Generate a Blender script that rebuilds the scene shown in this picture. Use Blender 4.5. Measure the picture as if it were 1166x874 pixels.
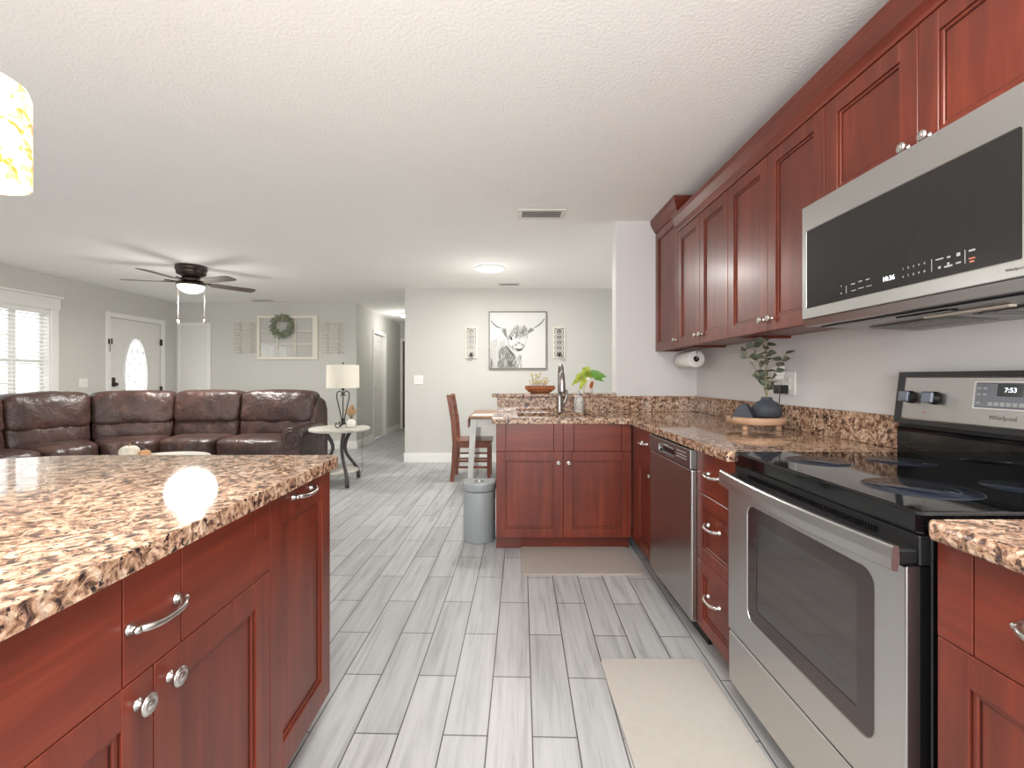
import bpy, bmesh, math, random
from mathutils import Vector, Matrix, noise
R = math.radians
PI = math.pi
for o in list(bpy.data.objects):
    bpy.data.objects.remove(o)
SC = bpy.context.scene
COL = SC.collection

# ------------------------------------------------------------------ camera, world, exposure
cam_d = bpy.data.cameras.new('camera')
cam_d.sensor_fit = 'HORIZONTAL'
cam_d.sensor_width = 36.0
cam_d.lens = 36.0 * 520 / 1166
cam_d.shift_x = (583 - 580) / 1166
cam_d.shift_y = -(437 - 430) / 1166
cam_d.clip_start = 0.02
cam = bpy.data.objects.new('camera', cam_d)
COL.objects.link(cam)
cam.location = (0, 0, 1.185)
cam.rotation_euler = (R(90), 0, 0)
SC.camera = cam

W = bpy.data.worlds.new('world')
SC.world = W
W.use_nodes = True
W.node_tree.nodes['Background'].inputs[0].default_value = (0.97, 0.985, 1.0, 1)
W.node_tree.nodes['Background'].inputs[1].default_value = 1.6
SC.view_settings.view_transform = 'Standard'
SC.view_settings.look = 'None'
SC.view_settings.gamma = 1.0
SC.view_settings.exposure = 0.55
SC.view_settings.use_curve_mapping = False
CEIL = 2.44


def area(name, loc, sx, sy, power, col=(1, 1, 1), rot=(0, 0, 0)):
    d = bpy.data.lights.new(name, 'AREA')
    d.shape = 'RECTANGLE'
    d.size, d.size_y, d.energy, d.color = sx, sy, power, col
    o = bpy.data.objects.new(name, d)
    o.location = loc
    o.rotation_euler = rot
    COL.objects.link(o)
    return o


def lamp(name, loc, rad, power, col=(1, 1, 1)):
    d = bpy.data.lights.new(name, 'POINT')
    d.shadow_soft_size, d.energy, d.color = rad, power, col
    o = bpy.data.objects.new(name, d)
    o.location = loc
    COL.objects.link(o)
    return o


SC.cycles.max_bounces = 14
SC.cycles.diffuse_bounces = 9
area('kitchen_fill_light', (0.1, 0.3, 2.40), 1.1, 0.5, 22, (1, .97, .93))  # added fill for the kitchen, its lamp is out of view
# added fill aimed up and forward from behind the camera to brighten the ceiling
area('ceiling_fill_light', (-0.1, -1.1, 1.35), 1.6, 1.2, 52, (1, .985, .96), (R(134), 0, R(12)))
lamp('living_lamp_light', (-3.58, 5.14, 1.92), .25, 9, (1, .97, .92))
area('living_lamp_downlight', (-3.58, 5.14, 2.11), .18, .18, 32, (1, .97, .92))
lamp('pendant_lamp_light', (-.950, .82, 1.624), .045, 21, (1, .95, .88))
area('dining_lamp_light', (-0.22, 5.18, 2.38), .3, .3, 22, (1, .98, .94))
lamp('dining_lamp_glow', (-0.22, 5.18, 2.0), .25, 4, (1, .98, .94))
lamp('hall_lamp_light', (-2.0, 8.9, 2.10), .12, 8, (1, .98, .95))


# ------------------------------------------------------------------ materials
def lin(c):
    c = c / 255.0
    return c / 12.92 if c <= 0.04045 else ((c + 0.055) / 1.055) ** 2.4


def rgb(r, g, b):
    return (lin(r), lin(g), lin(b), 1)


class NT:
    def __init__(self, name):
        self.m = bpy.data.materials.new(name)
        self.m.use_nodes = True
        self.t = self.m.node_tree
        self.b = self.t.nodes['Principled BSDF']

    def n(self, typ, **kw):
        nd = self.t.nodes.new(typ)
        for k, v in kw.items():
            if k.startswith('i_'):
                key = k[2:]
                key = int(key) if key.isdigit() else key.replace('_', ' ')
                nd.inputs[key].default_value = v
            else:
                setattr(nd, k, v)
        return nd

    def l(self, a, b):
        self.t.links.new(a, b)

    def coord(self, kind='Object', scale=(1, 1, 1), rot=(0, 0, 0), loc=(0, 0, 0)):
        tc = self.n('ShaderNodeTexCoord')
        mp = self.n('ShaderNodeMapping')
        mp.inputs['Scale'].default_value = scale
        mp.inputs['Rotation'].default_value = rot
        mp.inputs['Location'].default_value = loc
        self.l(tc.outputs[kind], mp.inputs[0])
        return mp.outputs[0]

    def ramp(self, fac, stops, interp='LINEAR'):
        r = self.n('ShaderNodeValToRGB')
        r.color_ramp.interpolation = interp
        e = r.color_ramp.elements
        while len(e) < len(stops):
            e.new(0.5)
        for i, (p, c) in enumerate(stops):
            e[i].position = p
            e[i].color = c
        self.l(fac, r.inputs[0])
        return r.outputs[0]

    def mix(self, fac, a, b, mode='MIX'):
        m = self.n('ShaderNodeMix', data_type='RGBA', blend_type=mode)
        for sock, v in ((m.inputs[0], fac), (m.inputs[6], a), (m.inputs[7], b)):
            if hasattr(v, 'links'):
                self.l(v, sock)
            else:
                sock.default_value = v
        return m.outputs[2]

    def bump(self, h, strength=0.3, dist=0.01):
        b = self.n('ShaderNodeBump')
        b.inputs['Strength'].default_value = strength
        b.inputs['Distance'].default_value = dist
        self.l(h, b.inputs['Height'])
        self.l(b.outputs[0], self.b.inputs['Normal'])


def plain(name, col, rough=0.5, metal=0.0, spec=0.5, coat=0.0, var=0.06, scale=8, bump=0.0, bscale=60, bdist=.002):
    k = NT(name)
    v = k.coord()
    nz = k.n('ShaderNodeTexNoise', i_Scale=scale, i_Detail=4.0)
    k.l(v, nz.inputs['Vector'])
    lo = tuple(c * (1 - var) for c in col[:3]) + (1,)
    hi = tuple(min(1, c * (1 + var)) for c in col[:3]) + (1,)
    k.l(k.ramp(nz.outputs[0], [(0.3, lo), (0.7, hi)]), k.b.inputs['Base Color'])
    k.b.inputs['Roughness'].default_value = rough
    k.b.inputs['Metallic'].default_value = metal
    k.b.inputs['Specular IOR Level'].default_value = spec
    k.b.inputs['Coat Weight'].default_value = coat
    if bump:
        n2 = k.n('ShaderNodeTexNoise', i_Scale=bscale, i_Detail=3.0)
        k.l(v, n2.inputs['Vector'])
        k.bump(n2.outputs[0], bump, bdist)
    return k.m


def glow(name, col, strength, base=None):
    k = NT(name)
    k.b.inputs['Base Color'].default_value = base or col
    k.b.inputs['Emission Color'].default_value = col
    k.b.inputs['Emission Strength'].default_value = strength
    return k.m


def wood(name, dark, mid, light, grain=(3, 3, 40), rough=0.28, coat=0.3, axis='Z'):
    k = NT(name)
    sc = {'Z': (26, 26, 2.2), 'X': (2.2, 26, 26), 'Y': (26, 2.2, 26)}[axis]
    v = k.coord(scale=sc)
    n1 = k.n('ShaderNodeTexNoise', i_Scale=1.0, i_Detail=6.0, i_Roughness=.6, i_Distortion=.4)
    k.l(v, n1.inputs['Vector'])
    v2 = k.coord()
    n2 = k.n('ShaderNodeTexNoise', i_Scale=3.0, i_Detail=2.0)
    k.l(v2, n2.inputs['Vector'])
    c1 = k.ramp(n1.outputs[0], [(0.25, dark), (0.5, mid), (0.8, light)])
    c2 = k.ramp(n2.outputs[0], [(0.3, (.82, .80, .78, 1)), (0.7, (1.12, 1.1, 1.08, 1))])
    k.l(k.mix(1.0, c1, c2, 'MULTIPLY'), k.b.inputs['Base Color'])
    k.b.inputs['Roughness'].default_value = rough
    k.b.inputs['Coat Weight'].default_value = coat
    k.b.inputs['Coat Roughness'].default_value = .22
    k.bump(n1.outputs[0], .04, .002)
    return k.m


def granite():
    k = NT('granite')
    v = k.coord()
    wn = k.n('ShaderNodeTexNoise', i_Scale=14.0, i_Detail=3.0)
    k.l(v, wn.inputs['Vector'])
    add = k.n('ShaderNodeVectorMath', operation='MULTIPLY_ADD')
    k.l(wn.outputs['Color'], add.inputs[0])
    add.inputs[1].default_value = (.035, .035, .035)
    k.l(v, add.inputs[2])
    vec = add.outputs[0]
    n1 = k.n('ShaderNodeTexNoise', i_Scale=44.0, i_Detail=5.0, i_Roughness=.66, i_Distortion=.7)
    k.l(vec, n1.inputs['Vector'])
    c = k.ramp(n1.outputs[0], [(.35, rgb(52, 45, 45)), (.42, rgb(112, 88, 76)), (.475, rgb(168, 134, 112)), (.54, rgb(200, 170, 144)),
                               (.61, rgb(216, 200, 182)), (.68, rgb(178, 150, 130)), (.75, rgb(110, 92, 84))])
    v1 = k.n('ShaderNodeTexVoronoi', i_Scale=85.0)
    k.l(vec, v1.inputs['Vector'])
    sep = k.n('ShaderNodeSeparateColor')
    k.l(v1.outputs['Color'], sep.inputs[0])
    c = k.mix(1.0, c, k.ramp(sep.outputs[0], [(0, (.66, .60, .56, 1)), (.35, (.92, .88, .84, 1)), (.8, (1.12, 1.12, 1.12, 1))]), 'MULTIPLY')
    n3 = k.n('ShaderNodeTexNoise', i_Scale=75.0, i_Detail=3.0, i_Roughness=.6)
    k.l(v, n3.inputs['Vector'])
    c = k.mix(k.ramp(n3.outputs[0], [(.605, (0, 0, 0, 1)), (.635, (1, 1, 1, 1))]), c, rgb(50, 44, 44))
    n4 = k.n('ShaderNodeTexNoise', i_Scale=6.0, i_Detail=2.0)
    k.l(v, n4.inputs['Vector'])
    t = k.ramp(n4.outputs[0], [(0.3, (.78, .74, .72, 1)), (0.7, (1.0, .99, .98, 1))])
    k.l(k.mix(1.0, c, t, 'MULTIPLY'), k.b.inputs['Base Color'])
    k.b.inputs['Roughness'].default_value = .055
    k.b.inputs['Specular IOR Level'].default_value = .5
    return k.m


def floor_mat():
    k = NT('grey_wood_look_tile')
    # texture x runs along the planks, which lie a touch off the cabinet line
    tc = k.n('ShaderNodeTexCoord')
    sx = k.n('ShaderNodeSeparateXYZ')
    k.l(tc.outputs['Object'], sx.inputs[0])
    ca, sa = math.cos(0.027), math.sin(0.027)

    def lc(p, q, off):
        m1 = k.n('ShaderNodeMath', operation='MULTIPLY', i_1=p)
        k.l(sx.outputs[0], m1.inputs[0])
        m2 = k.n('ShaderNodeMath', operation='MULTIPLY_ADD', i_1=q)
        k.l(sx.outputs[1], m2.inputs[0])
        k.l(m1.outputs[0], m2.inputs[2])
        m3 = k.n('ShaderNodeMath', operation='ADD', i_1=off)
        k.l(m2.outputs[0], m3.inputs[0])
        return m3.outputs[0]
    H = .1485
    u = lc(sa, ca, -2.41 + 12.0)
    w = lc(ca, -sa, -.0353 + H * 100)
    cb = k.n('ShaderNodeCombineXYZ')
    k.l(u, cb.inputs[0])
    k.l(w, cb.inputs[1])
    br = k.n('ShaderNodeTexBrick')
    br.offset = .5
    br.offset_frequency = 2
    br.inputs['Scale'].default_value = 1.0
    br.inputs['Brick Width'].default_value = .6
    br.inputs['Row Height'].default_value = H
    br.inputs['Mortar Size'].default_value = .0024
    br.inputs['Mortar Smooth'].default_value = .1
    br.inputs['Bias'].default_value = 0
    br.inputs['Color1'].default_value = rgb(169, 171, 172)
    br.inputs['Color2'].default_value = rgb(183, 184, 184)
    br.inputs['Mortar'].default_value = rgb(78, 75, 73)
    k.l(cb.outputs[0], br.inputs['Vector'])
    # per tile shift of the grain
    fl = k.n('ShaderNodeMath', operation='DIVIDE', i_1=H)
    k.l(w, fl.inputs[0])
    ff = k.n('ShaderNodeMath', operation='FLOOR')
    k.l(fl.outputs[0], ff.inputs[0])
    mu = k.n('ShaderNodeMath', operation='MULTIPLY', i_1=7.31)
    k.l(ff.outputs[0], mu.inputs[0])
    u3 = k.n('ShaderNodeMath', operation='MULTIPLY', i_1=1.7)
    k.l(u, u3.inputs[0])
    ua = k.n('ShaderNodeMath', operation='ADD')
    k.l(u3.outputs[0], ua.inputs[0])
    k.l(mu.outputs[0], ua.inputs[1])
    w3 = k.n('ShaderNodeMath', operation='MULTIPLY', i_1=26.0)
    k.l(w, w3.inputs[0])
    cg = k.n('ShaderNodeCombineXYZ')
    k.l(ua.outputs[0], cg.inputs[0])
    k.l(w3.outputs[0], cg.inputs[1])
    g = k.n('ShaderNodeTexNoise', i_Scale=1.0, i_Detail=6.0, i_Roughness=.62, i_Distortion=.6)
    k.l(cg.outputs[0], g.inputs['Vector'])
    gr = k.ramp(g.outputs[0], [(0.33, (.74, .73, .725, 1)), (0.48, (.96, .96, .96, 1)), (0.66, (1.10, 1.10, 1.10, 1))])
    k.l(k.mix(1.0, br.outputs['Color'], gr, 'MULTIPLY'), k.b.inputs['Base Color'])
    k.b.inputs['Roughness'].default_value = .42
    inv = k.n('ShaderNodeMath', operation='SUBTRACT', i_0=1.0)
    k.l(br.outputs['Fac'], inv.inputs[1])
    k.bump(inv.outputs[0], .5, .002)
    return k.m


def steel(name, col=(.58, .575, .565, 1), rough=.3, axis='X', bump=.03):
    k = NT(name)
    sc = {'X': (1.5, 300, 300), 'Z': (300, 300, 1.5)}[axis]
    v = k.coord(scale=sc)
    n = k.n('ShaderNodeTexNoise', i_Scale=1.0, i_Detail=3.0)
    k.l(v, n.inputs['Vector'])
    k.b.inputs['Base Color'].default_value = col
    k.b.inputs['Metallic'].default_value = 1
    rr = k.ramp(n.outputs[0], [(0.3, (rough - .01,) * 3 + (1,)), (0.7, (rough + .02,) * 3 + (1,))])
    k.l(rr, k.b.inputs['Roughness'])
    return k.m


def leather():
    k = NT('brown_leather')
    v = k.coord()
    n = k.n('ShaderNodeTexNoise', i_Scale=5.0, i_Detail=5.0, i_Roughness=.6)
    k.l(v, n.inputs['Vector'])
    k.l(k.ramp(n.outputs[0], [(0.3, rgb(52, 38, 35)), (0.55, rgb(74, 53, 48)), (0.8, rgb(104, 74, 62))]), k.b.inputs['Base Color'])
    n2 = k.n('ShaderNodeTexNoise', i_Scale=9.0, i_Detail=3.0, i_Distortion=1.2)
    k.l(v, n2.inputs['Vector'])
    k.bump(n2.outputs[0], .6, .02)
    k.b.inputs['Roughness'].default_value = .39
    return k.m


def glass(name, tint=(1, 1, 1, 1), refl=.08, rough=.02):
    k = NT(name)
    t = k.t
    tr = k.n('ShaderNodeBsdfTransparent')
    tr.inputs[0].default_value = tint
    gl = k.n('ShaderNodeBsdfGlossy')
    gl.inputs['Roughness'].default_value = rough
    mx = k.n('ShaderNodeMixShader')
    mx.inputs[0].default_value = refl
    k.l(tr.outputs[0], mx.inputs[1])
    k.l(gl.outputs[0], mx.inputs[2])
    k.l(mx.outputs[0], t.nodes['Material Output'].inputs[0])
    return k.m


def pendant_mat():
    k = NT('lit_mottled_glass')
    v = k.coord()
    n = k.n('ShaderNodeTexNoise', i_Scale=45.0, i_Detail=4.0, i_Distortion=1.0)
    k.l(v, n.inputs['Vector'])
    c = k.ramp(n.outputs[0], [(0.38, rgb(190, 128, 62)), (0.46, rgb(240, 205, 150)), (0.56, rgb(255, 246, 228))])
    k.l(c, k.b.inputs['Base Color'])
    k.l(c, k.b.inputs['Emission Color'])
    k.b.inputs['Emission Strength'].default_value = .75
    k.b.inputs['Roughness'].default_value = .2
    tr = k.n('ShaderNodeBsdfTransparent')
    k.l(k.ramp(n.outputs[0], [(0.40, (.35, .14, .03, 1)), (0.48, (.8, .6, .35, 1)), (0.58, (1, .97, .92, 1))]), tr.inputs[0])
    mx = k.n('ShaderNodeMixShader', i_0=.3)
    k.l(k.b.outputs[0], mx.inputs[1])
    k.l(tr.outputs[0], mx.inputs[2])
    k.l(mx.outputs[0], k.t.nodes['Material Output'].inputs[0])
    return k.m


M = {}
M['wall'] = plain('greige_wall_paint', rgb(204, 203, 197), .8, var=.012, scale=1.5, bump=.08, bscale=120)
M['kwall'] = plain('kitchen_wall_paint', rgb(216, 214, 213), .8, var=.012, scale=1.5, bump=.08, bscale=120)
M['ceil'] = plain('textured_ceiling', rgb(247, 246, 243), .9, var=.008, scale=3, bump=.35, bscale=75, bdist=.008)
M['white'] = plain('white_trim_paint', rgb(236, 235, 231), .4, var=.01)
M['door'] = plain('white_door_paint', rgb(228, 227, 222), .35, var=.01)
M['floor'] = floor_mat()
M['granite'] = granite()
M['cherry'] = wood('cherry_cabinet', rgb(88, 32, 18), rgb(108, 41, 24), rgb(132, 56, 32), rough=.34, coat=.18)
M['cherryx'] = wood('cherry_cabinet_cross_grain', rgb(88, 32, 18), rgb(108, 41, 24), rgb(132, 56, 32), axis='X', rough=.34, coat=.18)
M['shade_line'] = plain('painted_shade_line', rgb(44, 18, 14), .5)  # dark brown standing in for shade in door recesses and drawer gaps
M['toe'] = wood('cherry_toe_kick', rgb(92, 36, 25), rgb(108, 44, 31), rgb(120, 54, 38), axis='X')
M['pewter'] = plain('satin_nickel', (.62, .60, .57, 1), .28, 1.0, var=.12, scale=60)
M['steel'] = steel('brushed_stainless')
M['steeld'] = plain('dark_stainless', (.34, .335, .33, 1), .34, 1.0, var=.02, scale=2)
M['steelz'] = plain('dishwasher_stainless', (.46, .45, .44, 1), .26, 1.0, var=.02, scale=2)
M['steelc'] = steel('control_panel_stainless', (.40, .39, .38, 1), .36)
M['zone'] = plain('burner_zone_glass', rgb(26, 31, 42), .16, var=.3, scale=25)
M['black'] = plain('black_enamel', rgb(16, 16, 17), .22, var=.05)
M['blackp'] = plain('black_plastic', rgb(24, 24, 25), .45, var=.05)
M['gblack'] = plain('black_ceramic_glass', rgb(9, 10, 13), .05, var=.05, spec=.6)
M['mwglass'] = plain('microwave_glass', rgb(36, 35, 34), .16, var=.03, spec=.4)
M['oglass'] = plain('oven_glass_border', rgb(52, 42, 42), .10, var=.03, spec=.8)
M['owin'] = plain('oven_window_glass', rgb(58, 54, 52), .07, var=.05, spec=1.0)
M['mark'] = plain('control_print', rgb(165, 165, 165), .5, var=.02)
M['markr'] = plain('control_print_red', rgb(190, 110, 90), .5, var=.02)
M['markg'] = plain('grey_badge', rgb(120, 118, 114), .35, .6, var=.02)
M['digit'] = glow('lit_digits', (.85, .92, 1, 1), 1.0)
M['lcd'] = plain('dark_display', rgb(22, 34, 34), .2, var=.03)
M['panel'] = plain('grey_control_panel', rgb(112, 116, 124), .35, var=.03)
M['knobface'] = plain('brushed_knob_face', rgb(130, 136, 150), .3, .85, var=.08, scale=30)
M['ring'] = plain('burner_marking', rgb(66, 72, 84), .2, var=.2, scale=30)
M['leather'] = leather()
M['cloth_w'] = plain('linen_shade', rgb(226, 220, 205), .9, var=.03, scale=90)
M['iron'] = plain('dark_iron', rgb(44, 40, 40), .45, .3, var=.1)
M['tleg'] = plain('charcoal_painted_leg', rgb(66, 62, 62), .5, var=.1)
M['whitewash'] = wood('whitewashed_wood', rgb(178, 176, 168), rgb(200, 198, 190), rgb(216, 214, 206), axis='X', rough=.55, coat=0)
M['oak'] = wood('light_oak', rgb(160, 124, 98), rgb(184, 148, 120), rgb(202, 170, 142), axis='X', rough=.5, coat=0)
M['chairw'] = wood('warm_brown_chair', rgb(92, 48, 30), rgb(128, 70, 46), rgb(150, 88, 60), rough=.35, coat=.2)
M['bowlw'] = wood('dough_bowl_wood', rgb(110, 62, 38), rgb(150, 92, 62), rgb(180, 124, 90), axis='X', rough=.6, coat=0)
M['tablew'] = wood('table_top_wood', rgb(120, 88, 68), rgb(150, 112, 88), rgb(176, 140, 112), axis='X', rough=.4, coat=.1)
M['tablel'] = plain('chalk_white_paint', rgb(212, 211, 208), .5, var=.03)
M['mat_cloth'] = plain('cream_placemat', rgb(224, 214, 192), .9, var=.04, scale=120)
M['binp'] = plain('grey_bin_plastic', rgb(146, 152, 154), .38, var=.02)
M['mat'] = plain('taupe_foam_mat', rgb(168, 159, 152), .7, var=.03, scale=40, bump=.2, bscale=200)
M['mat2'] = plain('beige_foam_mat', rgb(178, 173, 167), .7, var=.03, scale=40, bump=.2, bscale=200)
M['slate'] = plain('slate_ceramic', rgb(62, 66, 74), .7, var=.08, scale=30, bump=.2, bscale=100)
M['eleaf'] = plain('dusty_green_leaf', rgb(96, 102, 86), .6, var=.35, scale=22)
M['estem'] = plain('pale_stem', rgb(150, 142, 108), .7, var=.1)
M['pleaf'] = plain('variegated_pothos_leaf', rgb(176, 192, 84), .4, var=.45, scale=18)
M['pleafd'] = plain('bright_green_leaf', rgb(104, 156, 62), .4, var=.2, scale=18)
M['wreath'] = plain('wreath_leaf', rgb(124, 132, 108), .7, var=.45, scale=20)
M['ceramic'] = plain('white_ceramic', rgb(232, 228, 220), .3, var=.04, scale=20)
M['amber'] = plain('amber_leaf_emblem', rgb(176, 96, 44), .5, var=.15, scale=40)
M['paper'] = plain('paper_towel', rgb(238, 236, 232), .95, var=.01, bump=.3, bscale=150)
M['card'] = plain('cardboard_core', rgb(60, 50, 44), .9)
M['pampas'] = plain('dried_pampas', rgb(196, 160, 120), .95, var=.2, scale=60)
M['yellow'] = plain('dried_yellow_flowers', rgb(222, 196, 110), .9, var=.2, scale=50)
M['cream'] = plain('distressed_cream_paint', rgb(232, 226, 212), .7, var=.05, scale=25)
M['creamy'] = plain('pale_metal', rgb(216, 206, 194), .6, var=.22, scale=30)
M['lattice'] = plain('white_lattice', rgb(232, 226, 214), .5, var=.03)
M['mirror'] = plain('antique_mirror', (.24, .235, .22, 1), .25, 1.0, var=.02)
M['canvas'] = plain('white_canvas', rgb(214, 214, 212), .8, var=.015, scale=5)
M['pframe'] = plain('grey_wood_frame', rgb(120, 116, 108), .6, var=.1)
for i, g in enumerate((58, 98, 128, 158, 190)):
    M['ink%d' % i] = plain('grey_paint_tone_%s' % 'abcde'[i], rgb(g, g, g - 4), .85, var=.06, scale=30)
M['vent'] = plain('white_vent_metal', rgb(222, 220, 214), .5, var=.01)
M['louv'] = plain('grey_louvre', rgb(150, 147, 143), .6)
M['ventd'] = plain('dark_duct', rgb(60, 58, 56), .8)
M['bronze'] = plain('dark_bronze', rgb(74, 64, 58), .32, .7, var=.1)
M['blade'] = wood('walnut_blade', rgb(66, 56, 50), rgb(86, 74, 66), rgb(104, 90, 80), axis='X', rough=.5, coat=0)
M['chain'] = plain('white_pull_chain', rgb(196, 186, 172), .6, var=.02)
M['fanlit'] = glow('lit_frosted_bowl', (1, .90, .76, 1), 1.6)
M['disclit'] = glow('lit_disc_diffuser', (1, .98, .94, 1), 4.0)
M['pend'] = pendant_mat()
M['glass'] = glass('window_glass')
M['blind'] = plain('white_blind_slat', rgb(238, 238, 234), .5, var=.01)
M['lead'] = plain('leaded_caming', rgb(150, 150, 150), .4, .6)
M['speck'] = None
k = NT('speckled_ceramic')
vv = k.coord()
vo = k.n('ShaderNodeTexVoronoi', i_Scale=150.0)
k.l(vv, vo.inputs['Vector'])
sp = k.n('ShaderNodeSeparateColor')
k.l(vo.outputs['Color'], sp.inputs[0])
k.l(k.ramp(sp.outputs[0], [(0, rgb(214, 210, 204)), (.6, rgb(196, 190, 184)), (.86, rgb(120, 112, 106))], 'CONSTANT'), k.b.inputs['Base Color'])
k.b.inputs['Roughness'].default_value = .3
M['speck'] = k.m
M['faucet'] = plain('brushed_nickel_faucet', (.40, .38, .37, 1), .38, 1.0, var=.08, scale=20)
M['darkdoor'] = wood('dark_brown_door', rgb(70, 52, 42), rgb(92, 70, 58), rgb(112, 88, 74), rough=.5, coat=0)
M['pumpkin'] = plain('cream_knit', rgb(232, 224, 206), .95, var=.05, scale=60, bump=.5, bscale=80, bdist=.01)
M['orange'] = plain('pale_orange_knit', rgb(206, 158, 118), .95, var=.05, scale=60, bump=.5, bscale=80, bdist=.01)


# ------------------------------------------------------------------ mesh helpers
class MB:
    def __init__(self, mtx=None):
        self.bm = bmesh.new()
        self.mtx = mtx
        self.mi = 0

    def _done(self, verts, mtx=None):
        mm = mtx if mtx is not None else self.mtx
        if mm is not None:
            for v in verts:
                v.co = mm @ v.co

    def box(self, x0, x1, y0, y1, z0, z1, bev=0.0, seg=1, mtx=None):
        if x1 < x0: x0, x1 = x1, x0
        if y1 < y0: y0, y1 = y1, y0
        if z1 < z0: z0, z1 = z1, z0
        bm = bmesh.new()
        bmesh.ops.create_cube(bm, size=1)
        for v in bm.verts:
            v.co = Vector(((x0 + x1) / 2 + v.co.x * (x1 - x0), (y0 + y1) / 2 + v.co.y * (y1 - y0), (z0 + z1) / 2 + v.co.z * (z1 - z0)))
        if bev:
            bmesh.ops.bevel(bm, geom=bm.edges[:], offset=bev, segments=seg, affect='EDGES', profile=.5)
        self._merge(bm, mtx)
        return self

    def _merge(self, bm, mtx=None, smooth=False):
        mm = mtx if mtx is not None else self.mtx
        mp = {}
        for v in bm.verts:
            co = mm @ v.co if mm is not None else v.co
            mp[v] = self.bm.verts.new(co)
        for f in bm.faces:
            try:
                nf = self.bm.faces.new([mp[v] for v in f.verts])
                nf.smooth = smooth or f.smooth
                nf.material_index = self.mi
            except ValueError:
                pass
        bm.free()

    def lathe(self, prof, seg=32, c=(0, 0, 0), axis='Z', mtx=None, cap=True):
        """prof: list of (r, h)."""
        bm = bmesh.new()
        rings = []
        for r, h in prof:
            ring = []
            for i in range(seg):
                a = 2 * PI * i / seg
                x, y = r * math.cos(a), r * math.sin(a)
                if axis == 'Z':
                    p = (x, y, h)
                elif axis == 'Y':
                    p = (x, h, y)
                else:
                    p = (h, x, y)
                ring.append(bm.verts.new(Vector(p) + Vector(c)))
            rings.append(ring)
        for a, b in zip(rings, rings[1:]):
            for i in range(seg):
                j = (i + 1) % seg
                f = bm.faces.new([a[i], a[j], b[j], b[i]])
                f.smooth = True
        if cap:
            for ring in (rings[0], rings[-1]):
                bm.faces.new(ring)
        bmesh.ops.recalc_face_normals(bm, faces=bm.faces)
        self._merge(bm, mtx)
        return self

    def tube(self, pts, r, seg=8, mtx=None, rads=None, closed=False, flat=1.0):
        bm = bmesh.new()
        pts = [Vector(p) for p in pts]
        n = len(pts)
        rings = []
        up = Vector((0, 0, 1))
        prev = None
        for i, p in enumerate(pts):
            if closed:
                t = (pts[(i + 1) % n] - pts[i - 1]).normalized()
            else:
                t = (pts[min(i + 1, n - 1)] - pts[max(i - 1, 0)]).normalized()
            if prev is None:
                a = t.cross(up)
                if a.length < 1e-4:
                    a = t.cross(Vector((1, 0, 0)))
                a.normalize()
            else:
                a = (prev - t * prev.dot(t))
                if a.length < 1e-5:
                    a = t.cross(up)
                a.normalize()
            prev = a
            b = t.cross(a)
            rr = rads[i] if rads else r
            rings.append([bm.verts.new(p + (a * math.cos(2 * PI * j / seg) + b * math.sin(2 * PI * j / seg) * flat) * rr) for j in range(seg)])
        rng = range(n) if closed else range(n - 1)
        for i in rng:
            A, B = rings[i], rings[(i + 1) % n]
            for j in range(seg):
                k2 = (j + 1) % seg
                f = bm.faces.new([A[j], A[k2], B[k2], B[j]])
                f.smooth = True
        if not closed:
            bm.faces.new(rings[0])
            bm.faces.new(rings[-1])
        bmesh.ops.recalc_face_normals(bm, faces=bm.faces)
        self._merge(bm, mtx)
        return self

    def prism(self, poly, axis, a0, a1, bev=0, seg=2, mtx=None, smooth=False):
        """poly of 2-D points; axis the extrusion axis. X: (y,z); Y: (x,z); Z: (x,y)"""
        bm = bmesh.new()

        def P(p, a):
            return {'X': (a, p[0], p[1]), 'Y': (p[0], a, p[1]), 'Z': (p[0], p[1], a)}[axis]
        A = [bm.verts.new(P(p, a0)) for p in poly]
        B = [bm.verts.new(P(p, a1)) for p in poly]
        fa = bm.faces.new(A)
        fb = bm.faces.new(B)
        n = len(poly)
        for i in range(n):
            f = bm.faces.new([A[i], A[(i + 1) % n], B[(i + 1) % n], B[i]])
            f.smooth = smooth
        bmesh.ops.recalc_face_normals(bm, faces=bm.faces)
        if bev:
            ed = list(set(fa.edges[:] + fb.edges[:]))
            bmesh.ops.bevel(bm, geom=ed, offset=bev, segments=seg, affect='EDGES', profile=.5)
        self._merge(bm, mtx)
        return self

    def quad(self, pts, mtx=None, smooth=False):
        bm = bmesh.new()
        f = bm.faces.new([bm.verts.new(p) for p in pts])
        f.smooth = smooth
        self._merge(bm, mtx)
        return self

    def ball(self, c, r, sc=(1, 1, 1), seg=16, mtx=None):
        bm = bmesh.new()
        bmesh.ops.create_uvsphere(bm, u_segments=seg, v_segments=max(6, seg // 2), radius=r)
        for v in bm.verts:
            v.co = Vector((v.co.x * sc[0] + c[0], v.co.y * sc[1] + c[1], v.co.z * sc[2] + c[2]))
        self._merge(bm, mtx, smooth=True)
        return self

    def leaf(self, base, d, up, L, Wd, cup=.15, droop=.2):
        """a pointed oval leaf growing from base along d."""
        d = Vector(d).normalized()
        up = Vector(up)
        s = d.cross(up)
        if s.length < 1e-4:
            s = d.cross(Vector((1, .3, 0)))
        s.normalize()
        nrm = s.cross(d).normalized()
        prof = [(0, .0), (.15, .62), (.38, 1.0), (.62, .86), (.84, .45), (1, 0)]
        bm = bmesh.new()
        rows = []
        for t, w in prof:
            c = Vector(base) + d * (L * t) - Vector((0, 0, 1)) * (droop * L * t * t)
            m = bm.verts.new(c)
            if w > 0:
                rows.append((bm.verts.new(c + s * (Wd / 2 * w) + nrm * (cup * Wd * w)), m, bm.verts.new(c - s * (Wd / 2 * w) + nrm * (cup * Wd * w))))
            else:
                rows.append((m,))
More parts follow.
